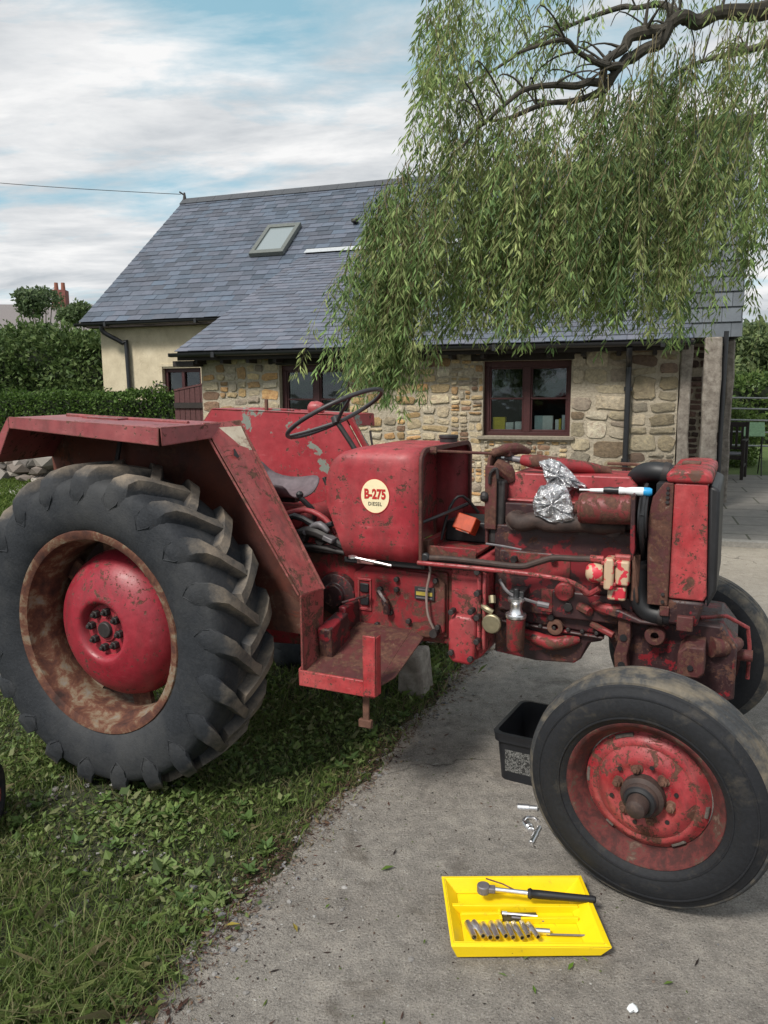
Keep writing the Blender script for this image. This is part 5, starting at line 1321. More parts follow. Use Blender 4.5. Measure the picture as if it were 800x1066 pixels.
# pipes along the engine
mb = MB(); mb.tube([(1.09, -.27, .892), (1.20, -.27, .897), (1.35, -.265, .892), (1.46, -.262, .890), (1.515, -.26, .908), (1.575, -.26, .930), (1.65, -.26, .934), (1.71, -.255, .937)], .0115, n=10); part(mb, 'injector_pipe', M['manifold'], bevel=0)
mb = MB(); mb.tube([(1.08, -.29, .876), (1.16, -.29, .876), (1.35, -.285, .874), (1.53, -.28, .868), (1.63, -.275, .858), (1.68, -.27, .835), (1.70, -.265, .818)], .0085, n=10); part(mb, 'fuel_pipe', M['red'], bevel=0)
mb = MB(); mb.tube([(1.33, -.25, .96), (1.40, -.25, .955), (1.46, -.25, .948)], .004, n=6); part(mb, 'thin_wire', M['grey'], bevel=0); mb = MB(); mb.tube([(1.38, -.24, .83), (1.42, -.26, .79), (1.50, -.25, .765), (1.545, -.24, .755)], .006, n=6); bp_ = part(mb, 'bleed_pipe', M['grey'], bevel=0); mb = MB(); mb.tube([(1.52, -.245, .758), (1.56, -.24, .752)], .011, n=8, smooth=0); mb.build('pipe_union', M['grey'], bp_)

# fuel filter
mb = MB(); mb.lathe([(.578, 0), (.580, .024), (.592, .031), (.70, .034), (.703, 0)], 28, (1.448, -.262, 0), 'Z'); ff = part(mb, 'fuel_filter', M['red_worn'], bevel=.002)
mb = MB(); mb.lathe([(.703, 0), (.703, .036), (.712, .038), (.718, .036), (.720, .026), (.735, .020), (.755, .022), (.765, .030), (.775, .030), (.778, 0)], 28, (1.448, -.262, 0), 'Z'); mb.build('filter_head', M['chrome'], ff)
mb = MB(); mb.bx(1.42, 1.475, -.262, -.17, .775, .80); mb.cyl((1.448, -.262, .775), (1.448, -.262, .81), .012, 8); mb.build('filter_bracket', M['black'], ff, bevel=.004)

# ---------------- tank cowl
def arch(x, w, zb, zt, r, inset=0.0):
    """cross-section in y,z at x: flat bottom, rounded top corners"""
    w -= inset; zt -= inset; pts = [(x, -w, zb), ]
    for k in range(7):
        a = pi - (pi / 2) * k / 6; pts.append((x, -w + r + r * cos(a), zt - r + r * sin(a)))
    for k in range(7):
        a = pi / 2 - (pi / 2) * k / 6; pts.append((x, w - r + r * cos(a), zt - r + r * sin(a)))
    pts.append((x, w, zb)); return pts
mb = MB()
XLZ = [(.872, .775), (1.00, .730), (1.09, .697), (1.16, .694), (1.22, .705), (1.265, .728), (1.30, .765), (1.322, .83)]
xlf = lambda z: float(np.interp(z, [q[0] for q in XLZ], [q[1] for q in XLZ]))
def side_y(z): return .285
arc_ = [(-.283, .872), (-.284, .95), (-.285, 1.03), (-.285, 1.09), (-.285, 1.15), (-.285, 1.20), (-.285, 1.245)]
for k in range(1, 7):
    a = pi - (pi / 2) * k / 6; arc_.append((-.285 + .062 + .062 * cos(a), 1.258 + .062 * sin(a)))
arc_ += [(-.12, 1.3215), (0, 1.322)]
arc_ = arc_ + [(-p[0], p[1]) for p in arc_[-2::-1]]
n = len(arc_); secs = []
XLs = [(.872 + (q[0] - .872) * .944, q[1]) for q in XLZ]; xlf = lambda z: float(np.interp(z, [q[0] for q in XLs], [q[1] for q in XLs])); arc_ = [(p[0], .872 + (p[1] - .872) * .944) for p in arc_]
for t in (-.03, 0, .012, .15, .45, .75, 1.0):
    if t < 0: secs.append([(xlf(z) + .012 + .03 * (abs(y_) / .285) ** 3 * 0, y_ * .93, min(z, 1.315)) for y_, z in arc_])
    else: secs.append([(xlf(z) + (1.082 - xlf(z)) * t - (.004 if t == 0 else 0), y_ * (.992 if t == 0 else 1), z) for y_, z in arc_])
secs = [secs[1]] + secs[2:]
vs = [p for s_ in secs for p in s_]; fs = [(i * n + j, i * n + j + 1, (i + 1) * n + j + 1, (i + 1) * n + j) for i in range(len(secs) - 1) for j in range(n - 1)]
for k in range((n - 1) // 2):
    a, b = k, n - 1 - k
    fs.append((a, a + 1, b - 1, b) if a + 1 != b - 1 else (a, a + 1, b))
mb.add(vs, fs)
o = mb.build('tank_cowl', M['red_tank'], T, ang=35)
sm_ = o.modifiers.new('solid', 'SOLIDIFY'); sm_.thickness = .005; sm_.offset = -1
tank = o
mb = MB(); a1, a2 = arch(1.083, .289, .872, 1.299, .062), arch(1.083, .270, .872, 1.297, .050, 0)
a2 = arch(1.083, .286, .872, 1.297, .050, .016)
n = len(a1); b1 = [(p[0] + .012, p[1], p[2]) for p in a1]; b2 = [(p[0] + .012, p[1], p[2]) for p in a2]
mb.add(a1 + a2 + b1 + b2, [(j, j + 1, n + j + 1, n + j) for j in range(n - 1)] + [(2 * n + j, 2 * n + j + 1, 3 * n + j + 1, 3 * n + j) for j in range(n - 1)] + [(j, j + 1, 2 * n + j + 1, 2 * n + j) for j in range(n - 1)] + [(n + j, n + j + 1, 3 * n + j + 1, 3 * n + j) for j in range(n - 1)])
mb.build('cowl_rim', M['redbrown'], tank, bevel=.002)
mb = MB(); mb.prism([(-.27, .885), (-.27, 1.22), (-.22, 1.28), (.22, 1.28), (.27, 1.22), (.27, .885)], .93, .94, lambda a, b, c: (c, a, b)); mb.build('bulkhead', M['red_worn'], tank)
mb = MB(); mb.bx(.80, .93, -.26, .26, .90, 1.25); mb.build('fuel_tank', M['redbrown'], tank, bevel=.03)
mb = MB(); mb.cyl((1.045, .13, 1.285), (1.045, .13, 1.318), .036, 24); mb.cyl((1.045, .13, 1.312), (1.045, .13, 1.326), .040, 24); mb.build('filler_cap', M['dark'], tank, bevel=.003)
# shelf / battery tray in front of tank
mb = MB(); mb.bx(1.096, 1.29, -.235, .24, .905, .918); mb.bx(1.096, 1.29, -.243, -.236, .89, .935); mb.bx(1.07, 1.31, .246, .252, .86, 1.02); mb.bx(1.07, 1.10, -.23, .24, .86, .95); tray_ = part(mb, 'battery_tray', M['red_worn'], bevel=.003)  # far side plate added to block the bright grass seen through the gap
mb = MB(); mb.tube([(1.08, -.26, 1.02), (1.15, -.15, 1.05), (1.19, -.05, 1.07)], .007, n=6); mb.tube([(1.10, -.1, .93), (1.13, -.08, 1.06), (1.17, -.05, 1.10), (1.22, 0, 1.03)], .006, n=6); mb.tube([(1.09, .0, .95), (1.20, .1, .99), (1.28, .1, .95)], .008, n=6); mb.split('loose_wire', M['black'], tray_)
mb = MB(); mb.bx(1.10, 1.28, -.05, .16, .919, 1.0); mb.build('battery_box', M['black'], tray_, bevel=.006)
mb = MB(); mb.tube([(1.09, -.20, 1.285), (1.31, -.13, 1.275)], .0055, n=8, smooth=0); mb.cyl((1.09, -.20, 1.285), (1.115, -.192, 1.284), .014, 10); part(mb, 'stay_rod', M['redbrown'], bevel=0)
mb = MB(); mb.bx(1.05, 1.34, -.26, -.19, .855, .885); mb.bx(.76, 1.10, -.27, -.1, .845, .872); mb.cyl((1.105, -.262, .895), (1.105, -.285, .895), .018, 14); part(mb, 'lower_rail', M['black'], bevel=.006)

# bulkhead / radiator stay bracket behind engine
mb = MB(); mb.prism([(-.17, .94), (-.175, 1.20), (-.15, 1.262), (-.11, 1.285), (.04, 1.290), (.10, 1.26), (.12, 1.15), (.12, .94)], 1.300, 1.312, lambda a, b, c: (c, a, b))
mb.bx(1.300, 1.345, -.182, -.174, 1.0, 1.235); mb.bx(1.30, 1.372, -.10, .06, 1.262, 1.292)
mb.tube([(1.31, -.13, 1.27), (1.35, -.10, 1.29), (1.38, -.03, 1.288), (1.41, .03, 1.272)], [.012, .02, .022, .01], n=8); mb.tube([(1.32, -.12, 1.24), (1.36, -.11, 1.21), (1.38, -.10, 1.17)], [.02, .03, .02], n=9)
bk = part(mb, 'engine_bulkhead', M['redbrown'], bevel=.006)
mb = MB(); mb.bx(1.312, 1.37, -.165, .10, .94, 1.18); mb.cyl((1.285, -.178, 1.12), (1.315, -.178, 1.12), .02, 10); mb.build('bracket_box', M['dark'], bk, bevel=.01)
mb = MB(); mb.tube([(1.32, -.186, 1.17), (1.325, -.19, 1.21), (1.345, -.186, 1.225), (1.35, -.186, 1.19)], .006, n=6); mb.build('loop', M['dark'], bk)

# badge
badge = MB(); badge.lathe([(0, 0), (0, .058), (-.0012, .058), (-.0014, 0)], 48, (.906, -.2865, 1.116)); bo = part(badge, 'badge', M['cream'], parent=tank, bevel=0)
for v_ in bo.data.vertices: v_.co.z = 1.116 + (v_.co.z - 1.116) * 1.10
mb = MB(); mb.lathe([(-.0002, .058), (-.0002, .0605), (-.0010, .0605), (-.0010, .058)], 48, (.906, -.2865, 1.116)); q = mb.build('badge_ring', M['sticker_red'], bo)
for v_ in q.data.vertices: v_.co.z = 1.116 + (v_.co.z - 1.116) * 1.10
def text(name, body, size, loc, mat, parent, xs=1.0, off=.0, rot=(pi / 2, 0, 0)):
    cu = bpy.data.curves.new(name, 'FONT'); cu.body = body; cu.size = size; cu.align_x = 'CENTER'; cu.align_y = 'CENTER'; cu.offset = off; cu.extrude = .0004; cu.space_character = 1.12 if len(body) > 5 else 1.0; cu.resolution_u = 4
    to = bpy.data.objects.new(name + '_curve', cu); COL.objects.link(to)
    bpy.context.view_layer.update()
    me = bpy.data.meshes.new_from_object(to.evaluated_get(bpy.context.evaluated_depsgraph_get())); me.name = name
    bpy.data.objects.remove(to); bpy.data.curves.remove(cu)
    me.materials.clear(); me.materials.append(mat)
    o = bpy.data.objects.new(name, me); link(o, parent); o.location = loc; o.rotation_euler = rot; o.scale = (xs, 1, 1); return o
text('badge_number', 'B-275', .050, (.906, -.2885, 1.122), M['sticker_red'], bo, .76, .0022)
text('badge_word', 'DIESEL', .0195, (.906, -.2885, 1.086), M['sticker_black'], bo, .90, .0002)

# ---------------- steering
mb = MB(); ct = Vector((.583, 0, 1.413)); tl_ = R(27); e1 = Vector((cos(tl_), 0, sin(tl_))); e2 = Vector((0, 1, 0)); nn = e1.cross(e2)
ring = [ct + e1 * .222 * cos(2 * pi * k / 48) + e2 * .205 * sin(2 * pi * k / 48) for k in range(49)]
mb.tube(ring, .0092, n=12, smooth=0, caps=False); sw = part(mb, 'steering_wheel', M['wheelrim'], bevel=0)
hubc = ct + nn * -.0 + Vector((.012, 0, -.035))
mb = MB()
for a in (R(200), R(320), R(75)):
    mb.tube([hubc, ct + e1 * .11 * cos(a) + e2 * .11 * sin(a) + Vector((0, 0, -.022)), ct + e1 * .215 * cos(a) + e2 * .2 * sin(a)], [.009, .0075, .0065], n=8)
mb.cyl(hubc - nn * .0, hubc + Vector((-.012, 0, .025)), .022, 18, .018); mb.build('spokes', M['wheelrim'], sw)
mb = MB(); mb.tube([hubc, (.66, 0, 1.29), (.76, 0, 1.14)], [.011, .011, .012], n=12, smooth=0); part(mb, 'steering_column', M['dark'], bevel=0)
mb = MB(); mb.tube([(.70, .10, 1.34), (.705, .10, 1.30), (.72, .10, 1.22)], .005, n=6); part(mb, 'stop_control', M['dark'], bevel=0)
mb = MB(); mb.tube([(.655, -.20, 1.135), (.69, -.20, 1.05), (.73, -.20, .96)], .008, n=8, smooth=0); mb.box((.648, -.20, 1.15), (.012, .02, .04), Matrix.Rotation(R(-25), 3, 'Y')); part(mb, 'throttle_lever', M['dark'], bevel=.002)

# seat
mb = MB(); secs = []
for i, (x, z, w) in enumerate([(.10, 1.145, .15), (.12, 1.085, .19), (.18, 1.055, .21), (.28, 1.05, .215), (.37, 1.06, .20), (.42, 1.052, .15)]):
    secs.append([(x, -w + 2 * w * k / 10, z + .06 * ((k - 5) / 5) ** 4 + (.012 if i > 3 else 0) * abs(k - 5) / 5) for k in range(11)])
vs = [p for s_ in secs for p in s_]; mb.add(vs, [(i * 11 + j, i * 11 + j + 1, (i + 1) * 11 + j + 1, (i + 1) * 11 + j) for i in range(5) for j in range(10)])
seat = mb.build('seat', simple('dull_grey_seat_pan', (.14, .11, .12), .5, .2), T, subdiv=1); q = seat.modifiers.new('solid', 'SOLIDIFY'); q.thickness = .006
mb = MB(); mb.tube([(.30, 0, 1.06), (.24, 0, .98), (.12, 0, .92)], .02, n=8); mb.bx(.2, .4, -.04, .04, 1.03, 1.055); part(mb, 'seat_spring', M['dark'])

# hydraulic cover, levers, pedals — the dark clutter behind the fender flange
mb = MB(); mb.prism([(-.2, .88), (-.2, 1.0), (.05, 1.03), (.42, .99), (.50, .88)], -.17, .17); mb.cyl((.44, -.21, .965), (.44, .2, .965), .05, 20); part(mb, 'hydraulic_housing', M['red_worn'], bevel=.015)
mb = MB()
for (a, b, c_, r_) in [((.50, -.12, .88), (.56, -.14, 1.0), (.50, -.16, 1.075), .011), ((.56, -.06, .88), (.62, -.05, 1.0), (.57, -.02, 1.06), .010), ((.60, -.20, .86), (.64, -.22, .96), (.70, -.24, .99), .012), ((.42, -.22, .95), (.52, -.24, 1.01), (.64, -.24, .965), .013)]:
    mb.tube([a, b, c_], r_, n=8)
for c_ in ((.50, -.16, 1.085), (.57, -.02, 1.07)): mb.lathe([(-.016, 0), (-.01, .013), (.004, .016), (.014, .009), (.017, 0)], 12, c_, 'Z')
part(mb, 'gear_levers', M['black'], bevel=0)
mb = MB(); mb.tube([(.50, -.23, .92), (.60, -.25, .955), (.70, -.25, .925), (.76, -.25, .90)], [.016, .024, .02, .012], n=9); mb.tube([(.48, -.24, .87), (.62, -.26, .895), (.80, -.26, .875)], .010, n=8); mb.bx(.46, .80, -.23, -.17, .865, .888)
mb.cyl((.55, -.20, .93), (.55, -.26, .93), .03, 14); mb.cyl((.64, -.20, .92), (.64, -.25, .92), .022, 14)
part(mb, 'brake_linkage', M['dark'], bevel=.003)
mb = MB(); mb.tube([(.60, -.25, .97), (.65, -.26, .985), (.69, -.26, .96)], [.01, .017, .01], n=8); mb.cyl((.585, -.24, .95), (.585, -.27, .95), .012, 8); mb.box((.70, -.27, .935), (.045, .05, .02), Matrix.Rotation(R(20), 3, 'Y')); part(mb, 'pedal', M['grey'], bevel=.004)
mb = MB(); mb.cyl((.50, -.2, .985), (.50, -.13, .985), .035, 16); mb.tube([(.44, -.2, 1.0), (.55, -.2, 1.03), (.64, -.2, 1.0), (.69, -.2, .94)], .012, n=8); mb.bx(.55, .62, -.22, -.12, .90, .955); part(mb, 'control_quadrant', M['red'], bevel=.008)
mb = MB(); mb.tube([(.78, -.33, .70), (.86, -.25, .72)], .006, n=6, smooth=0); mb.lathe([(-.205, .0), (-.205, .09), (-.235, .085), (-.245, .05), (-.26, .045), (-.262, 0)], 28, (.70, 0, .70)); part(mb, 'brake_housing', M['iron'], bevel=.006)

# ---------------- radiator
mb = MB()
mb.prism([(1.955, .825), (1.955, 1.207), (2.056, 1.207), (2.070, .845), (2.062, .825)], -.252, .252)
rad = part(mb, 'radiator_shell', M['red_bright'], bevel=.006, seg=3)
mb = MB(); mb.prism([(1.932, 1.208), (1.930, 1.236), (1.940, 1.244), (1.985, 1.250), (2.045, 1.248), (2.066, 1.240), (2.070, 1.208)], -.262, .262); mb.build('top_tank', paint('chipped_top_paint', (0.31, 0.014, 0.022), (0.37, 0.05, 0.055), chip=(.10, .06, .05), chips=0.53, grime=0.6, scale=13), rad, bevel=.011, seg=3)
mb = MB(); mb.bx(1.96, 2.02, -.04, .04, 1.245, 1.256); mb.build('radiator_seam', M['rust'], rad, bevel=.004)
mb = MB(); mb.prism([(1.890, .80), (1.880, 1.08), (1.893, 1.16), (1.925, 1.207), (1.9545, 1.207), (1.9545, .80)], -.262, -.236); mb.prism([(1.890, .80), (1.880, 1.08), (1.893, 1.16), (1.925, 1.207), (1.9545, 1.207), (1.9545, .80)], .236, .262)
mb.split('side_frame', M['redbrown'], rad, bevel=.004)
mb = MB()
for z_ in (1.19, 1.175, 1.16, 1.145, .84, .815): mb.cyl((1.938, -.262, z_), (1.938, -.268, z_), .006, 6)
mb.split('bolt', M['dark'], rad)
mb = MB(); mb.bx(1.90, 1.95, -.235, .235, .84, 1.20); mb.build('radiator_core', M['black'], rad)
mb = MB(); mb.prism([(1.925, .735), (1.925, .823), (2.068, .823), (2.062, .80), (2.045, .735)], -.25, .25); mb.build('bottom_tank', M['iron'], rad, bevel=.012)
mb = MB(); mb.bx(1.985, 2.035, -.275, -.251, .725, .775); mb.bx(1.93, 1.96, -.262, -.20, .765, .80); mb.build('mount_bracket', M['redbrown'], rad, bevel=.004)
mb = MB(); mb.prism([(2.058, 1.205), (2.092, 1.19), (2.098, .86), (2.072, .80)], -.245, .245); mb.build('front_grille', M['black'], rad, bevel=.01)
mb = MB(); mb.tube([(1.80, -.02, 1.16), (1.82, -.06, 1.20), (1.85, -.10, 1.222), (1.89, -.12, 1.228), (1.935, -.12, 1.22)], .034, n=18, smooth=4); h1 = part(mb, 'top_hose', M['hose'], bevel=0)
mb = MB(); mb.tube([(1.905, -.12, 1.227), (1.925, -.12, 1.222)], .0375, n=18, smooth=0); mb.split('hose_clip', M['dark'], h1)
mb = MB(); mb.tube([(1.848, -.20, .935), (1.850, -.205, .88), (1.855, -.21, .82), (1.875, -.215, .775), (1.91, -.218, .757), (1.96, -.22, .757)], .033, n=18, smooth=4); h2 = part(mb, 'bottom_hose', M['hose'], bevel=0)
mb = MB(); mb.tube([(1.848, -.20, .925), (1.848, -.20, .912)], .036, n=18, smooth=0); mb.tube([(1.925, -.219, .757), (1.94, -.2195, .757)], .0365, n=18, smooth=0); mb.split('hose_clip', M['dark'], h2)

# ---------------- front support and axle
mb = MB(); mb.prism([(1.745, .66), (1.745, .745), (1.80, .752), (1.90, .735), (2.12, .725), (2.17, .66), (2.17, .48), (2.1, .45), (1.80, .45), (1.78, .60)], -.17, .17)
mb.prism([(1.75, .742), (1.75, .765), (1.80, .765), (1.87, .738), (1.95, .735), (1.95, .722), (1.86, .722)], -.24, -.171)
fs_ = part(mb, 'front_support', M['iron'], bevel=.008)
mb = MB(); mb.prism([(1.792, .535), (1.785, .60), (1.797, .65), (1.795, .735), (1.835, .735), (1.838, .66), (1.828, .60), (1.838, .535)], -.225, -.172); mb.build('drilled_bracket', M['redbrown'], fs_, bevel=.004)
mb = MB()
for (x, z) in ((1.815, .665), (1.812, .567)): mb.cyl((x, -.222, z), (x, -.229, z), .012, 16)
mb.cyl((2.035, -.30, .615), (2.035, -.306, .615), .009, 14)
mb.split('bolt_hole', M['black'], fs_)
mb = MB(); mb.lathe([(0, .013), (0, .031), (-.006, .034), (-.034, .034), (-.040, .031), (-.040, .013), (0, .013)], 24, (1.915, -.18, .680)); mb.bx(1.908, 1.922, -.21, -.19, .71, .745); mb.build('towing_eye', M['redbrown'], fs_, bevel=.002)
mb = MB(); mb.prism([(1.995, .58), (1.995, .66), (2.02, .685), (2.075, .685), (2.078, .60), (2.06, .58)], -.30, -.08); mb.build('weight_block', M['redbrown'], fs_, bevel=.006)
mb = MB(); mb.tube([(2.09, -.18, .655), (2.14, -.14, .65), (2.17, -.05, .64)], [.035, .03, .022], n=12); mb.cyl((2.10, -.05, .60), (2.22, -.05, .60), .02, 12); mb.build('crank_boss', M['redbrown'], fs_)
mb = MB(); mb.tube([(2.05, -.12, .735), (2.13, -.08, .74), (2.20, -.02, .69), (2.21, 0, .62), (2.21, 0, .50)], .007, n=8, smooth=1); mb.build('guard_rod', M['red'], fs_)
mb = MB(); mb.tube([(1.95, -.58, .44), (1.95, -.40, .46), (1.95, -.1, .50), (1.95, .1, .50), (1.95, .40, .46), (1.95, .58, .44)], [.035, .038, .05, .05, .038, .035], n=12); ax = part(mb, 'front_axle', M['redbrown'], bevel=0)
for s_ in (-1, 1):
    mb = MB(); mb.cyl((1.95, s_ * .575, .32), (1.95, s_ * .565, .52), .028, 16); mb.cyl((1.95, s_ * .57, .356), (1.946, s_ * .66, .356), .026, 16); mb.tube([(1.95, s_ * .565, .50), (1.85, s_ * .52, .50), (1.80, s_ * .5, .49)], .014, n=8); mb.build('stub_axle', M['redbrown'], ax)
mb = MB(); mb.tube([(1.80, -.5, .49), (1.80, .5, .49)], .012, n=8, smooth=0); mb.build('track_rod', M['dark'], ax)

# ---------------- front wheels: axis local Y, outward -Y, y=0 at the outer rim flange
def front_wheel():
    mb = MB()
    mb.lathe([(.052, .178), (.046, .170), (.036, .160), (.030, .150), (.033, .140), (.022, .125), (.018, .115), (.014, .100), (.024, .085), (.026, .070), (.022, .062), (.022, .0)], 60)
    w = mb.build('front_wheel', M['disc_front'], T, ang=50)
    tx = bpy.data.textures.new('dents', 'CLOUDS'); tx.noise_scale = .05
    dm = w.modifiers.new('dents', 'DISPLACE'); dm.texture = tx; dm.strength = .008; dm.direction = 'Y'; dm.texture_coords = 'LOCAL'
    mb = MB()
    mb.lathe([(.010, .207), (.002, .213), (.000, .221), (.004, .225), (.009, .222), (.012, .212), (.028, .203), (.040, .192), (.060, .188), (.09, .190), (.11, .203), (.13, .214), (.136, .224), (.139, .214), (.13, .206), (.11, .196), (.09, .182), (.060, .180), (.038, .184), (.025, .198)], 72, closed=True)
    mb.build('rim', M['rim_front'], w, ang=40)
    mb = MB()
    for a, c_ in ((.05, 1), (1.05, 1), (2.05, 1), (3.0, 1), (4.1, 1), (5.2, 1)):
        for q in range(7):
            aa = a + q * .045; aa2 = aa + .038
            mb.add([(r_ * cos(t), .022 + (r_ - .16) * .9, r_ * sin(t)) for r_, t in ((.170, aa), (.1745, aa), (.1745, aa2), (.170, aa2))], [(0, 1, 2, 3)]) if False else None
    # elongated openings in the disc edge, drawn as solid brown-grey blocks
    for (a, d_) in ((-.42, .10), (1.65, .16), (2.8, .12), (3.75, .07), (5.0, .12)):
        pts = [(.168 * cos(a + d_ * (k / 6 - .5) * 2), .0445, .169 * sin(a + d_ * (k / 6 - .5) * 2)) for k in range(7)]
        mb.tube(pts, .0065, n=8, smooth=0)
    mb.split('disc_slot', simple('slot_fill', (.10, .085, .075), .9, vary=.5, scale=60), w)
    q = MB()
    for k in range(6):
        a = 2 * pi * k / 6 + .5
        q = MB(); q.cyl((cos(a) * .078, .026, sin(a) * .078), (cos(a) * .078, .006, sin(a) * .078), .0125, 6); q.cyl((cos(a) * .078, .007, sin(a) * .078), (cos(a) * .078, .0, sin(a) * .078), .006, 8); q.cyl((cos(a) * .078, .028, sin(a) * .078), (cos(a) * .078, .021, sin(a) * .078), .018, 16)
        q.build('wheel_nut', M['rust'], w, bevel=.001)
    q = MB()
    for k in range(6):
        a = 2 * pi * (k + .5) / 6 + .5; q.cyl((cos(a) * .094, .016, sin(a) * .094), (cos(a) * .094, .0125, sin(a) * .094), .0065, 12)
    q.split('bolt_hole', M['black'], w)
    q = MB(); q.lathe([(.03, .062), (-.002, .061), (-.006, .056), (-.010, .050), (-.024, .047), (-.030, .041), (-.034, .038), (-.034, .031), (-.060, .029), (-.071, .026), (-.076, .018), (-.078, 0)], 40); q.build('hub', M['manifold'], w, ang=40)
    q = MB(); q.lathe([(-.026, .047), (-.032, .044), (-.036, .036), (-.034, .031)], 32); q.build('hub_seal', M['black'], w)
    mb = MB(); prof = [(.004, .221), (-.006, .232), (-.014, .250), (-.017, .272), (-.012, .298), (-.004, .316), (.002, .323), (.004, .330), (.009, .334), (.010, .340), (.018, .347), (.026, .350), (.029, .346), (.033, .346), (.036, .352), (.050, .354), (.053, .349), (.058, .349), (.061, .356), (.079, .356), (.082, .349), (.087, .349), (.090, .354), (.104, .352), (.107, .346), (.111, .346), (.114, .350), (.122, .347), (.130, .340), (.144, .316), (.153, .290), (.156, .272), (.150, .245), (.138, .223)]
    mb.lathe(prof, 120); mb.m = []
    for i in range(len(prof) - 1): mb.m += [1 if (i < 8 or i > len(prof) - 6) else 0] * 120
    # moulded sidewall rings and blocks of worn moulding
    mb.mi = 1
    for rr, ya in ((.243, -.0115), (.305, -.0095)):
        mb.lathe([(ya + .003, rr - .0035), (ya - .0025, rr - .002), (ya - .0025, rr + .002), (ya + .003, rr + .0035)], 120)
    ty = mb.build('tyre', [M['tread_front'], M['tyre_front']], w, ang=30)
    return w
fw = front_wheel()
nrm = Vector((-0.1417, -0.988, -0.0619)).normalized()
st_ = -.1424
yv = -nrm; xv = yv.cross(Vector((0, 0, 1))).normalized(); zv = xv.cross(yv)
fw.matrix_local = Matrix.Translation((1.946, -.718, .357)) @ Matrix(((xv.x, yv.x, zv.x, 0), (xv.y, yv.y, zv.y, 0), (xv.z, yv.z, zv.z, 0), (0, 0, 0, 1))) @ Matrix.Rotation(R(-18), 4, 'Y')
fw2 = copy_tree(fw, T); fw2.location = (1.99, .80, .357); fw2.rotation_euler = (0, 0, pi + st_)

# ================================================================== THINGS RESTING ON THE TRACTOR
def tp(x, y, z=0):
    return (TO[0] + x * cos(TR) - y * sin(TR), TO[1] + x * sin(TR) + y * cos(TR), z)
def bag(name, c, pts, label, thick=.03):
    """crumpled bag: a wrinkled closed pillow following an outline in local x,z"""
    mb = MB(); k = len(pts); cx = sum(p[0] for p in pts) / k; cz = sum(p[1] for p in pts) / k
    rings = []; nr_ = 40; nb2 = 10
    def outl(t):
        t = (t % 1) * k; i = int(t); f = t - i; a, b = pts[i % k], pts[(i + 1) % k]; return a[0] + (b[0] - a[0]) * f, a[1] + (b[1] - a[1]) * f
    vs = []
    for j in range(nb2 + 1):
        ph = -pi / 2 + pi * j / nb2
        for i in range(nr_):
            ox, oz = outl(i / nr_); s_ = cos(ph) ** .5 if cos(ph) > 1e-6 else 0
            w = random.uniform(-.009, .009)
            vs.append((cx + (ox - cx) * s_ + random.uniform(-.003, .003), sin(ph) * thick + w, cz + (oz - cz) * s_ + random.uniform(-.003, .003)))
    fs = []
    for j in range(nb2):
        for i in range(nr_): fs.append((j * nr_ + i, j * nr_ + (i + 1) % nr_, (j + 1) * nr_ + (i + 1) % nr_, (j + 1) * nr_ + i))
    vs = [(v[0] - cx, v[1], v[2] - cz) for v in vs]
    mb.add(vs, fs)
    o = mb.build(name, M['foil'], None, ang=14, loc=tp(cx, c, cz), rot=(0, 0, TR)); return tag(o, label, 'foil bag', 'crinkled foil bags taped over the engine openings')
bag('foil_bag', -.12, [(1.482, 1.252), (1.53, 1.262), (1.57, 1.245), (1.615, 1.20), (1.655, 1.165), (1.60, 1.150), (1.52, 1.150), (1.505, 1.20)], 'upper crinkled silver foil bag lying on the red rocker cover pipe')
bag('foil_bag', -.225, [(1.515, 1.175), (1.565, 1.185), (1.61, 1.17), (1.632, 1.11), (1.638, 1.055), (1.575, 1.048), (1.500, 1.072), (1.490, 1.12)], 'lower crinkled silver foil bag hanging over the manifold')

sd_ = empty('screwdriver', tp(1.655, -.25, 1.171), TR, 'screwdriver with a white handle and blue end lying on the round red dynamo', 'screwdriver')
mb = MB(); mb.tube([(0, 0, 0), (.07, 0, .001)], .0032, n=8, smooth=0); mb.tube([(.035, 0, 0), (.085, 0, .001)], [.0055, .0075], n=10, smooth=0); mb.build('blade', M['white'], sd_)
mb = MB(); mb.lathe([(.08, 0), (.08, .009), (.10, .012), (.115, .010), (.125, .012), (.14, .0115), (.145, 0)], 18, (0, 0, .003), 'X'); mb.build('grip', M['blackplastic'], sd_)
mb = MB(); mb.lathe([(.13, 0), (.13, .0125), (.15, .0105), (.17, .0135), (.205, .0145), (.21, .0135), (.21, 0)], 18, (0, 0, .003), 'X'); mb.build('handle', M['white'], sd_)
mb = MB(); mb.lathe([(.208, 0), (.208, .0145), (.225, .0145), (.234, .010), (.236, 0)], 18, (0, 0, .003), 'X'); mb.build('handle_end', M['blue'], sd_)

spn = empty('spanner', tp(.835, -.36, .884), TR + R(0), 'shiny chrome spanner lying below the tank cowl on the near side', 'spanner')
mb = MB(); mb.tube([(.02, 0, .006), (.17, 0, -.012)], .0055, n=8, smooth=0); mb.build('shaft', M['chrome'], spn)
mb = MB(); mb.lathe([(-.004, .008), (-.004, .016), (.004, .016), (.004, .008)], 18, (.01, 0, .008), 'Z', closed=True); mb.build('ring_end', M['chrome'], spn)
mb = MB(); mb.box((.085, .01, -.012), (.07, .03, .016)); o = mb.build('rubber_block', simple('dusty_pink_block', (.25, .12, .11), .7), None, bevel=.003, loc=tp(.80, -.33, .882), rot=(0, 0, TR)); tag(o, 'small dusty pink block under the chrome spanner', 'block')

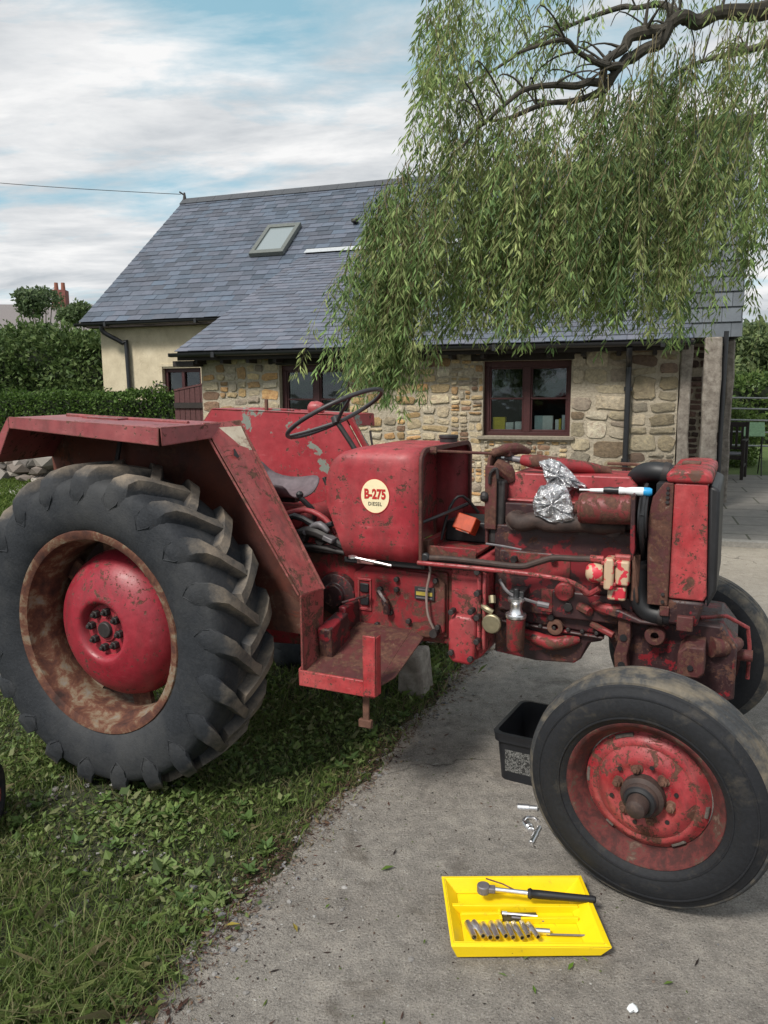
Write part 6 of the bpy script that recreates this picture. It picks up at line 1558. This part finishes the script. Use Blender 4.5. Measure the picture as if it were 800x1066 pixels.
ct_ = empty('small_tin', tp(1.205, -.10, 1.0), TR + R(-8), 'small orange and black carton leaning on the battery tray behind the tank cowl', 'carton')
m = MT('orange_black_print', .5); nn_ = m.n('ShaderNodeTexWave'); nn_.inputs['Scale'].default_value = 38; nn_.inputs['Distortion'].default_value = 2.5; mp = m.n('ShaderNodeMapping'); mp.inputs['Rotation'].default_value = (0, R(70), 0); m.l(m.co, mp.inputs[0]); m.l(mp.outputs[0], nn_.inputs[0])
m.color(m.ramp(nn_.outputs['Color'], [(.45, (.50, .07, .02)), (.55, (.06, .03, .025))]))
mb = MB(); mb.box((0, 0, 0), (.085, .05, .062), Matrix.Rotation(R(-24), 3, 'X') @ Matrix.Rotation(R(12), 3, 'Y')); mb.build('carton_body', simple('orange_card', (.42, .06, .02), .5), ct_, bevel=.004)
mb = MB(); mb.box((0, -.026, -.0115), (.06, .002, .03), Matrix.Rotation(R(-24), 3, 'X') @ Matrix.Rotation(R(12), 3, 'Y')); mb.build('carton_print', m.m, ct_)

# ================================================================== THINGS ON THE GROUND
# prop block, stones behind the wheel
mb = MB(); mb.prism([(-.07, 0), (-.06, .22), (.05, .24), (.075, 0)], -.08, .08); o = mb.build('prop_block', M['oldpost'], None, bevel=.02, seg=2, loc=tp(.72, .55, 0), rot=(0, 0, TR)); tag(o, 'weathered grey block standing in the grass under the tractor behind the step', 'block')
mb = MB(); 
k = 16; P = np.array([tp(random.uniform(-.15, .55), random.uniform(.95, 1.35), random.uniform(.02, .14)) for _ in range(k)])
o = pebbles('rubble_heap', P, rng.uniform(.06, .12, k), pal(k, [(0.15, 0.13, 0.12), (0.10, 0.09, 0.08), (0.2, .18, .16)]), M['matte']); tag(o, 'low heap of dark stones in the grass behind the tractor', 'stones')

# black tub
C0 = Vector((.424, 2.82, 0)); ua = math.atan2(-.486, .874)
tub = empty('plastic_tub', tuple(C0), ua, 'open black plastic tub with a printed label standing behind the front wheel', 'tub')
mb = MB(); Wt, Dt, Ht, r_ = .27, .34, .20, .035
def rrect(x0, x1, y0, y1, r, z, k=5):
    p = []
    for (cx, cy, a0) in ((x1 - r, y0 + r, -pi / 2), (x1 - r, y1 - r, 0), (x0 + r, y1 - r, pi / 2), (x0 + r, y0 + r, pi)):
        for i in range(k): a = a0 + pi / 2 * i / (k - 1); p.append((cx + r * cos(a), cy + r * sin(a), z))
    return p
lv = [rrect(.014, Wt - .014, .014, Dt - .014, r_, .002), rrect(0, Wt, 0, Dt, r_, Ht), rrect(-.010, Wt + .010, -.010, Dt + .010, r_, Ht - .012), rrect(-.012, Wt + .012, -.012, Dt + .012, r_, Ht + .002), rrect(.003, Wt - .003, .003, Dt - .003, r_, Ht + .004), rrect(.018, Wt - .018, .018, Dt - .018, r_, .008)]
lv = [lv[0], rrect(.002, Wt - .002, .002, Dt - .002, r_, Ht - .034), rrect(-.008, Wt + .008, -.008, Dt + .008, r_, Ht - .032), rrect(-.008, Wt + .008, -.008, Dt + .008, r_, Ht - .018)] + lv[2:]
n = len(lv[0]); vs = [p for l_ in lv for p in l_]; fs = [(i * n + j, i * n + (j + 1) % n, (i + 1) * n + (j + 1) % n, (i + 1) * n + j) for i in range(len(lv) - 1) for j in range(n)] + [tuple(range(n - 1, -1, -1)), tuple((len(lv) - 1) * n + j for j in range(n))]
mb.add(vs, fs); mb.build('tub_body', M['blackplastic'], tub, ang=50)
mb = MB(); mb.quadplate([(.04, .0098, .045), (Wt - .04, .0098, .045), (Wt - .04, .0035, .135), (.04, .0035, .135)], .002); mb.build('label_panel', M['print'], tub)

# yellow tray
yt = empty('tool_tray', (.38, 1.995, .008), R(0), 'yellow plastic socket tray lying on the concrete in front of the wheel', 'tray')
hw, hd_ = .202, .137
def tray_mesh():
    mb = MB(); t = .003
    def wall(p, q, r, s_): mb.quadplate([p, q, r, s_], t)
    zt, zb_ = .042, .004
    # floor
    mb.bx(-hw + .03, hw - .045, -hd_ + .018, hd_ - .018, 0, .004)
    # outward sloping walls, flared right end
    wall((-hw + .03, -hd_ + .018, zb_), (hw - .045, -hd_ + .018, zb_), (hw, -hd_, zt - .008), (-hw, -hd_, zt))
    wall((hw - .045, hd_ - .018, zb_), (-hw + .03, hd_ - .018, zb_), (-hw - .004, hd_, zt), (hw, hd_, zt))
    wall((-hw + .03, hd_ - .018, zb_), (-hw + .03, -hd_ + .018, zb_), (-hw, -hd_, zt), (-hw - .004, hd_, zt))
    wall((hw - .045, -hd_ + .018, zb_), (hw - .045, hd_ - .018, zb_), (hw, hd_, zt), (hw, -hd_, zt - .008))
    # rim lip
    mb.quadplate([(-hw - .004, hd_, zt), (hw, hd_, zt), (hw + .008, hd_ + .010, zt), (-hw - .012, hd_ + .010, zt)], t)
    mb.quadplate([(hw, -hd_, zt - .008), (-hw, -hd_, zt), (-hw - .008, -hd_ - .010, zt - .002), (hw + .018, -hd_ - .008, zt - .010)], t)
    mb.quadplate([(-hw, -hd_, zt), (-hw - .004, hd_, zt), (-hw - .012, hd_ + .010, zt), (-hw - .008, -hd_ - .010, zt - .002)], t)
    mb.quadplate([(hw, hd_, zt), (hw, -hd_, zt - .008), (hw + .016, -hd_ - .008, zt - .012), (hw + .008, hd_ + .01, zt)], t)
    mb.quadplate([(-hw - .008, -hd_ - .010, zt - .002), (hw + .016, -hd_ - .008, zt - .012), (hw - .012, -hd_ - .006, .006), (-hw + .008, -hd_ - .006, .004)], t)
    # divider ridges
    mb.prism([(-hw + .012, .0), (-hw + .012, .030), (hw - .03, .024), (hw - .03, 0)], .028, .040)
    mb.prism([(.0, .004), (.0, .022), (hw - .04, .022), (hw - .04, .004)], -.018, -.010)
    mb.bx(-hw + .035, -.055, .002, .012, .004, .022); mb.bx(-.06, -.052, -.012, .028, .004, .018)
    return mb
tray_mesh().build('tray_body', M['yellow'], yt, bevel=.002, seg=3)
mb = MB(); mb.bx(-.052, .05, -.008, .026, .0045, .008); mb.build('recess', simple('recess_shade', (.06, .045, .01), .8, vary=.5, scale=40), yt)  # dark plate on the tray floor, recess shade put into its colour
xw = lambda x, y, z: (.38 + x, 1.995 + y, .008 + z)
for i in range(9):
    r_ = .0098 - .0002 * i; L_ = .076 - .003 * (i % 3)
    mb = MB(); mb.lathe([(-L_ / 2, r_ * .55), (-L_ / 2, r_ * .8), (-L_ / 2 + .003, r_ * .85), (0, r_ * .85), (.004, r_), (L_ / 2 - .002, r_), (L_ / 2, r_ * .85), (L_ / 2, r_ * .6), (L_ / 2 - .012, r_ * .58), (L_ / 2 - .012, 0)], 20)
    x_ = -.148 + i * .0215
    o = mb.build('socket', M['chrome'], loc=xw(x_, -.064 + .004 * sin(i * 2), .0045 + r_ + .008), rot=(R(-9), 0, R(random.uniform(4, 14))))
    lbs = ['leftmost', 'second', 'third', 'fourth', 'fifth', 'sixth', 'seventh', 'eighth', 'last and rightmost']
    tag(o, f'{lbs[i]} of the nine chrome sockets from the left in the yellow tray', 'socket', 'chrome sockets in the yellow tray')
mb = MB(); mb.cyl((-.03, 0, 0), (-.014, 0, 0), .007, 16); mb.cyl((-.014, 0, 0), (.026, 0, 0), .0085, 16); o = mb.build('socket', M['chrome'], loc=xw(.045, -.062, .015), rot=(0, 0, R(-6)), bevel=.001); tag(o, 'single chrome socket lying sideways right of the row in the yellow tray', 'socket')
mb = MB(); mb.tube([(-.05, 0, 0), (.05, 0, 0)], .0045, n=8, smooth=0); mb.cyl((-.05, 0, 0), (-.036, 0, 0), .007, 10); o = mb.build('extension_bar', M['chrome'], loc=xw(.0, .008, .014), rot=(0, 0, R(-8))); tag(o, 'short dull chrome bar in the dark recess of the yellow tray', 'bar')
mb = MB(); mb.tube([(-.045, 0, 0), (.045, 0, 0)], .0035, n=8, smooth=0); o = mb.build('extension_bar', M['grey'], loc=xw(.02, -.008, .0125), rot=(0, 0, R(-10))); tag(o, 'thin grey bar lying in front of the chrome bar in the tray recess', 'bar')
mb = MB(); mb.tube([(-.05, 0, 0), (.055, 0, 0)], .0028, n=8, smooth=0); o = mb.build('screwdriver_bit', M['grey'], loc=xw(.11, -.072, .011), rot=(0, 0, R(-3))); tag(o, 'thin grey rod at the right end of the yellow tray', 'rod')
rt = empty('ratchet', (.285, 2.075, .055), R(-9), 'ratchet with a black rubber handle lying across the back of the yellow tray', 'ratchet')
mb = MB(); mb.cyl((0, 0, -.012), (0, 0, .012), .019, 24); mb.box((.02, 0, 0), (.03, .022, .016)); mb.build('ratchet_head', M['grey'], rt, bevel=.003)
mb = MB(); mb.tube([(.025, 0, 0), (.05, 0, 0), (.135, 0, -.002)], [.0075, .0065, .0075], n=12, smooth=0); mb.build('shaft', M['chrome'], rt)
mb = MB(); mb.lathe([(.128, 0), (.128, .012), (.136, .016), (.142, .012), (.16, .0125), (.22, .0115), (.30, .0105), (.318, .010), (.322, .007), (.322, 0)], 22, (0, 0, -.003), 'X'); mb.build('handle', M['blackplastic'], rt)
mb = MB(); mb.tube([(-.0, 0, .008), (.05, -.012, .004), (.085, -.02, -.006)], .0022, n=6, smooth=0); o = mb.build('thin_rod', M['rust'], loc=(.295, 2.10, .062), rot=(0, 0, R(-10))); tag(o, 'thin rusty rod behind the ratchet head at the back of the tray', 'rod')

# loose sockets by the wheel
for (nm_, pts_, rr, lb, ct2) in [('socket', [(.475, 2.595, .014), (.545, 2.585, .014)], .0135, 'bright chrome socket lying on the concrete between tub and front wheel', 'socket'),
                           ('socket_joint', [(.487, 2.49, .012), (.497, 2.445, .014)], .015, 'knuckle-ended chrome joint on the concrete left of the front wheel', 'joint'),
                           ('extension_bar', [(.482, 2.375, .010), (.53, 2.47, .012)], .0085, 'short chrome extension bar on the concrete against the front wheel', 'bar')]:
    a, b = Vector(pts_[0]), Vector(pts_[1]); c_ = (a + b) / 2; mb = MB(); d = (b - a)
    mb.cyl(-d / 2, d * .1, rr, 20, rr); mb.cyl(d * .1, d / 2, rr * .78, 20)
    if 'joint' in nm_: mb.lathe([(-.012, .006), (-.009, .014), (.009, .014), (.012, .006)], 18, (0, 0, .0))
    o = mb.build(nm_, M['chrome'], loc=tuple(c_), bevel=.0012); tag(o, lb, ct2)
mb = MB(); mb.tube([(-.02, -.01, 0), (.0, .012, .004), (.03, .01, .0), (.035, -.01, 0)], .006, n=10); o = mb.build('swivel_link', M['chrome'], loc=(.497, 2.515, .010)); tag(o, 'small curved chrome link between the bright socket and the knuckle joint', 'link')

# small wheel at the left edge of the picture
sw_ = empty('garden_machine', (-1.40, 2.50, .12), R(12), 'small machine with a black tyre and red hub cut off by the left edge', 'machine')
mb = MB(); mb.lathe([(-.035, .075), (-.045, .085), (-.045, .108), (-.035, .120), (0, .124), (.035, .120), (.045, .108), (.045, .085), (.035, .075)], 40, axis='X'); sww = mb.build('wheel', M['tyre_front'], sw_)
mb = MB(); mb.lathe([(-.03, 0), (-.03, .076), (.03, .076), (.03, .03), (.05, .028), (.05, 0)], 30, axis='X'); mb.build('hub', M['red_bright'], sww)
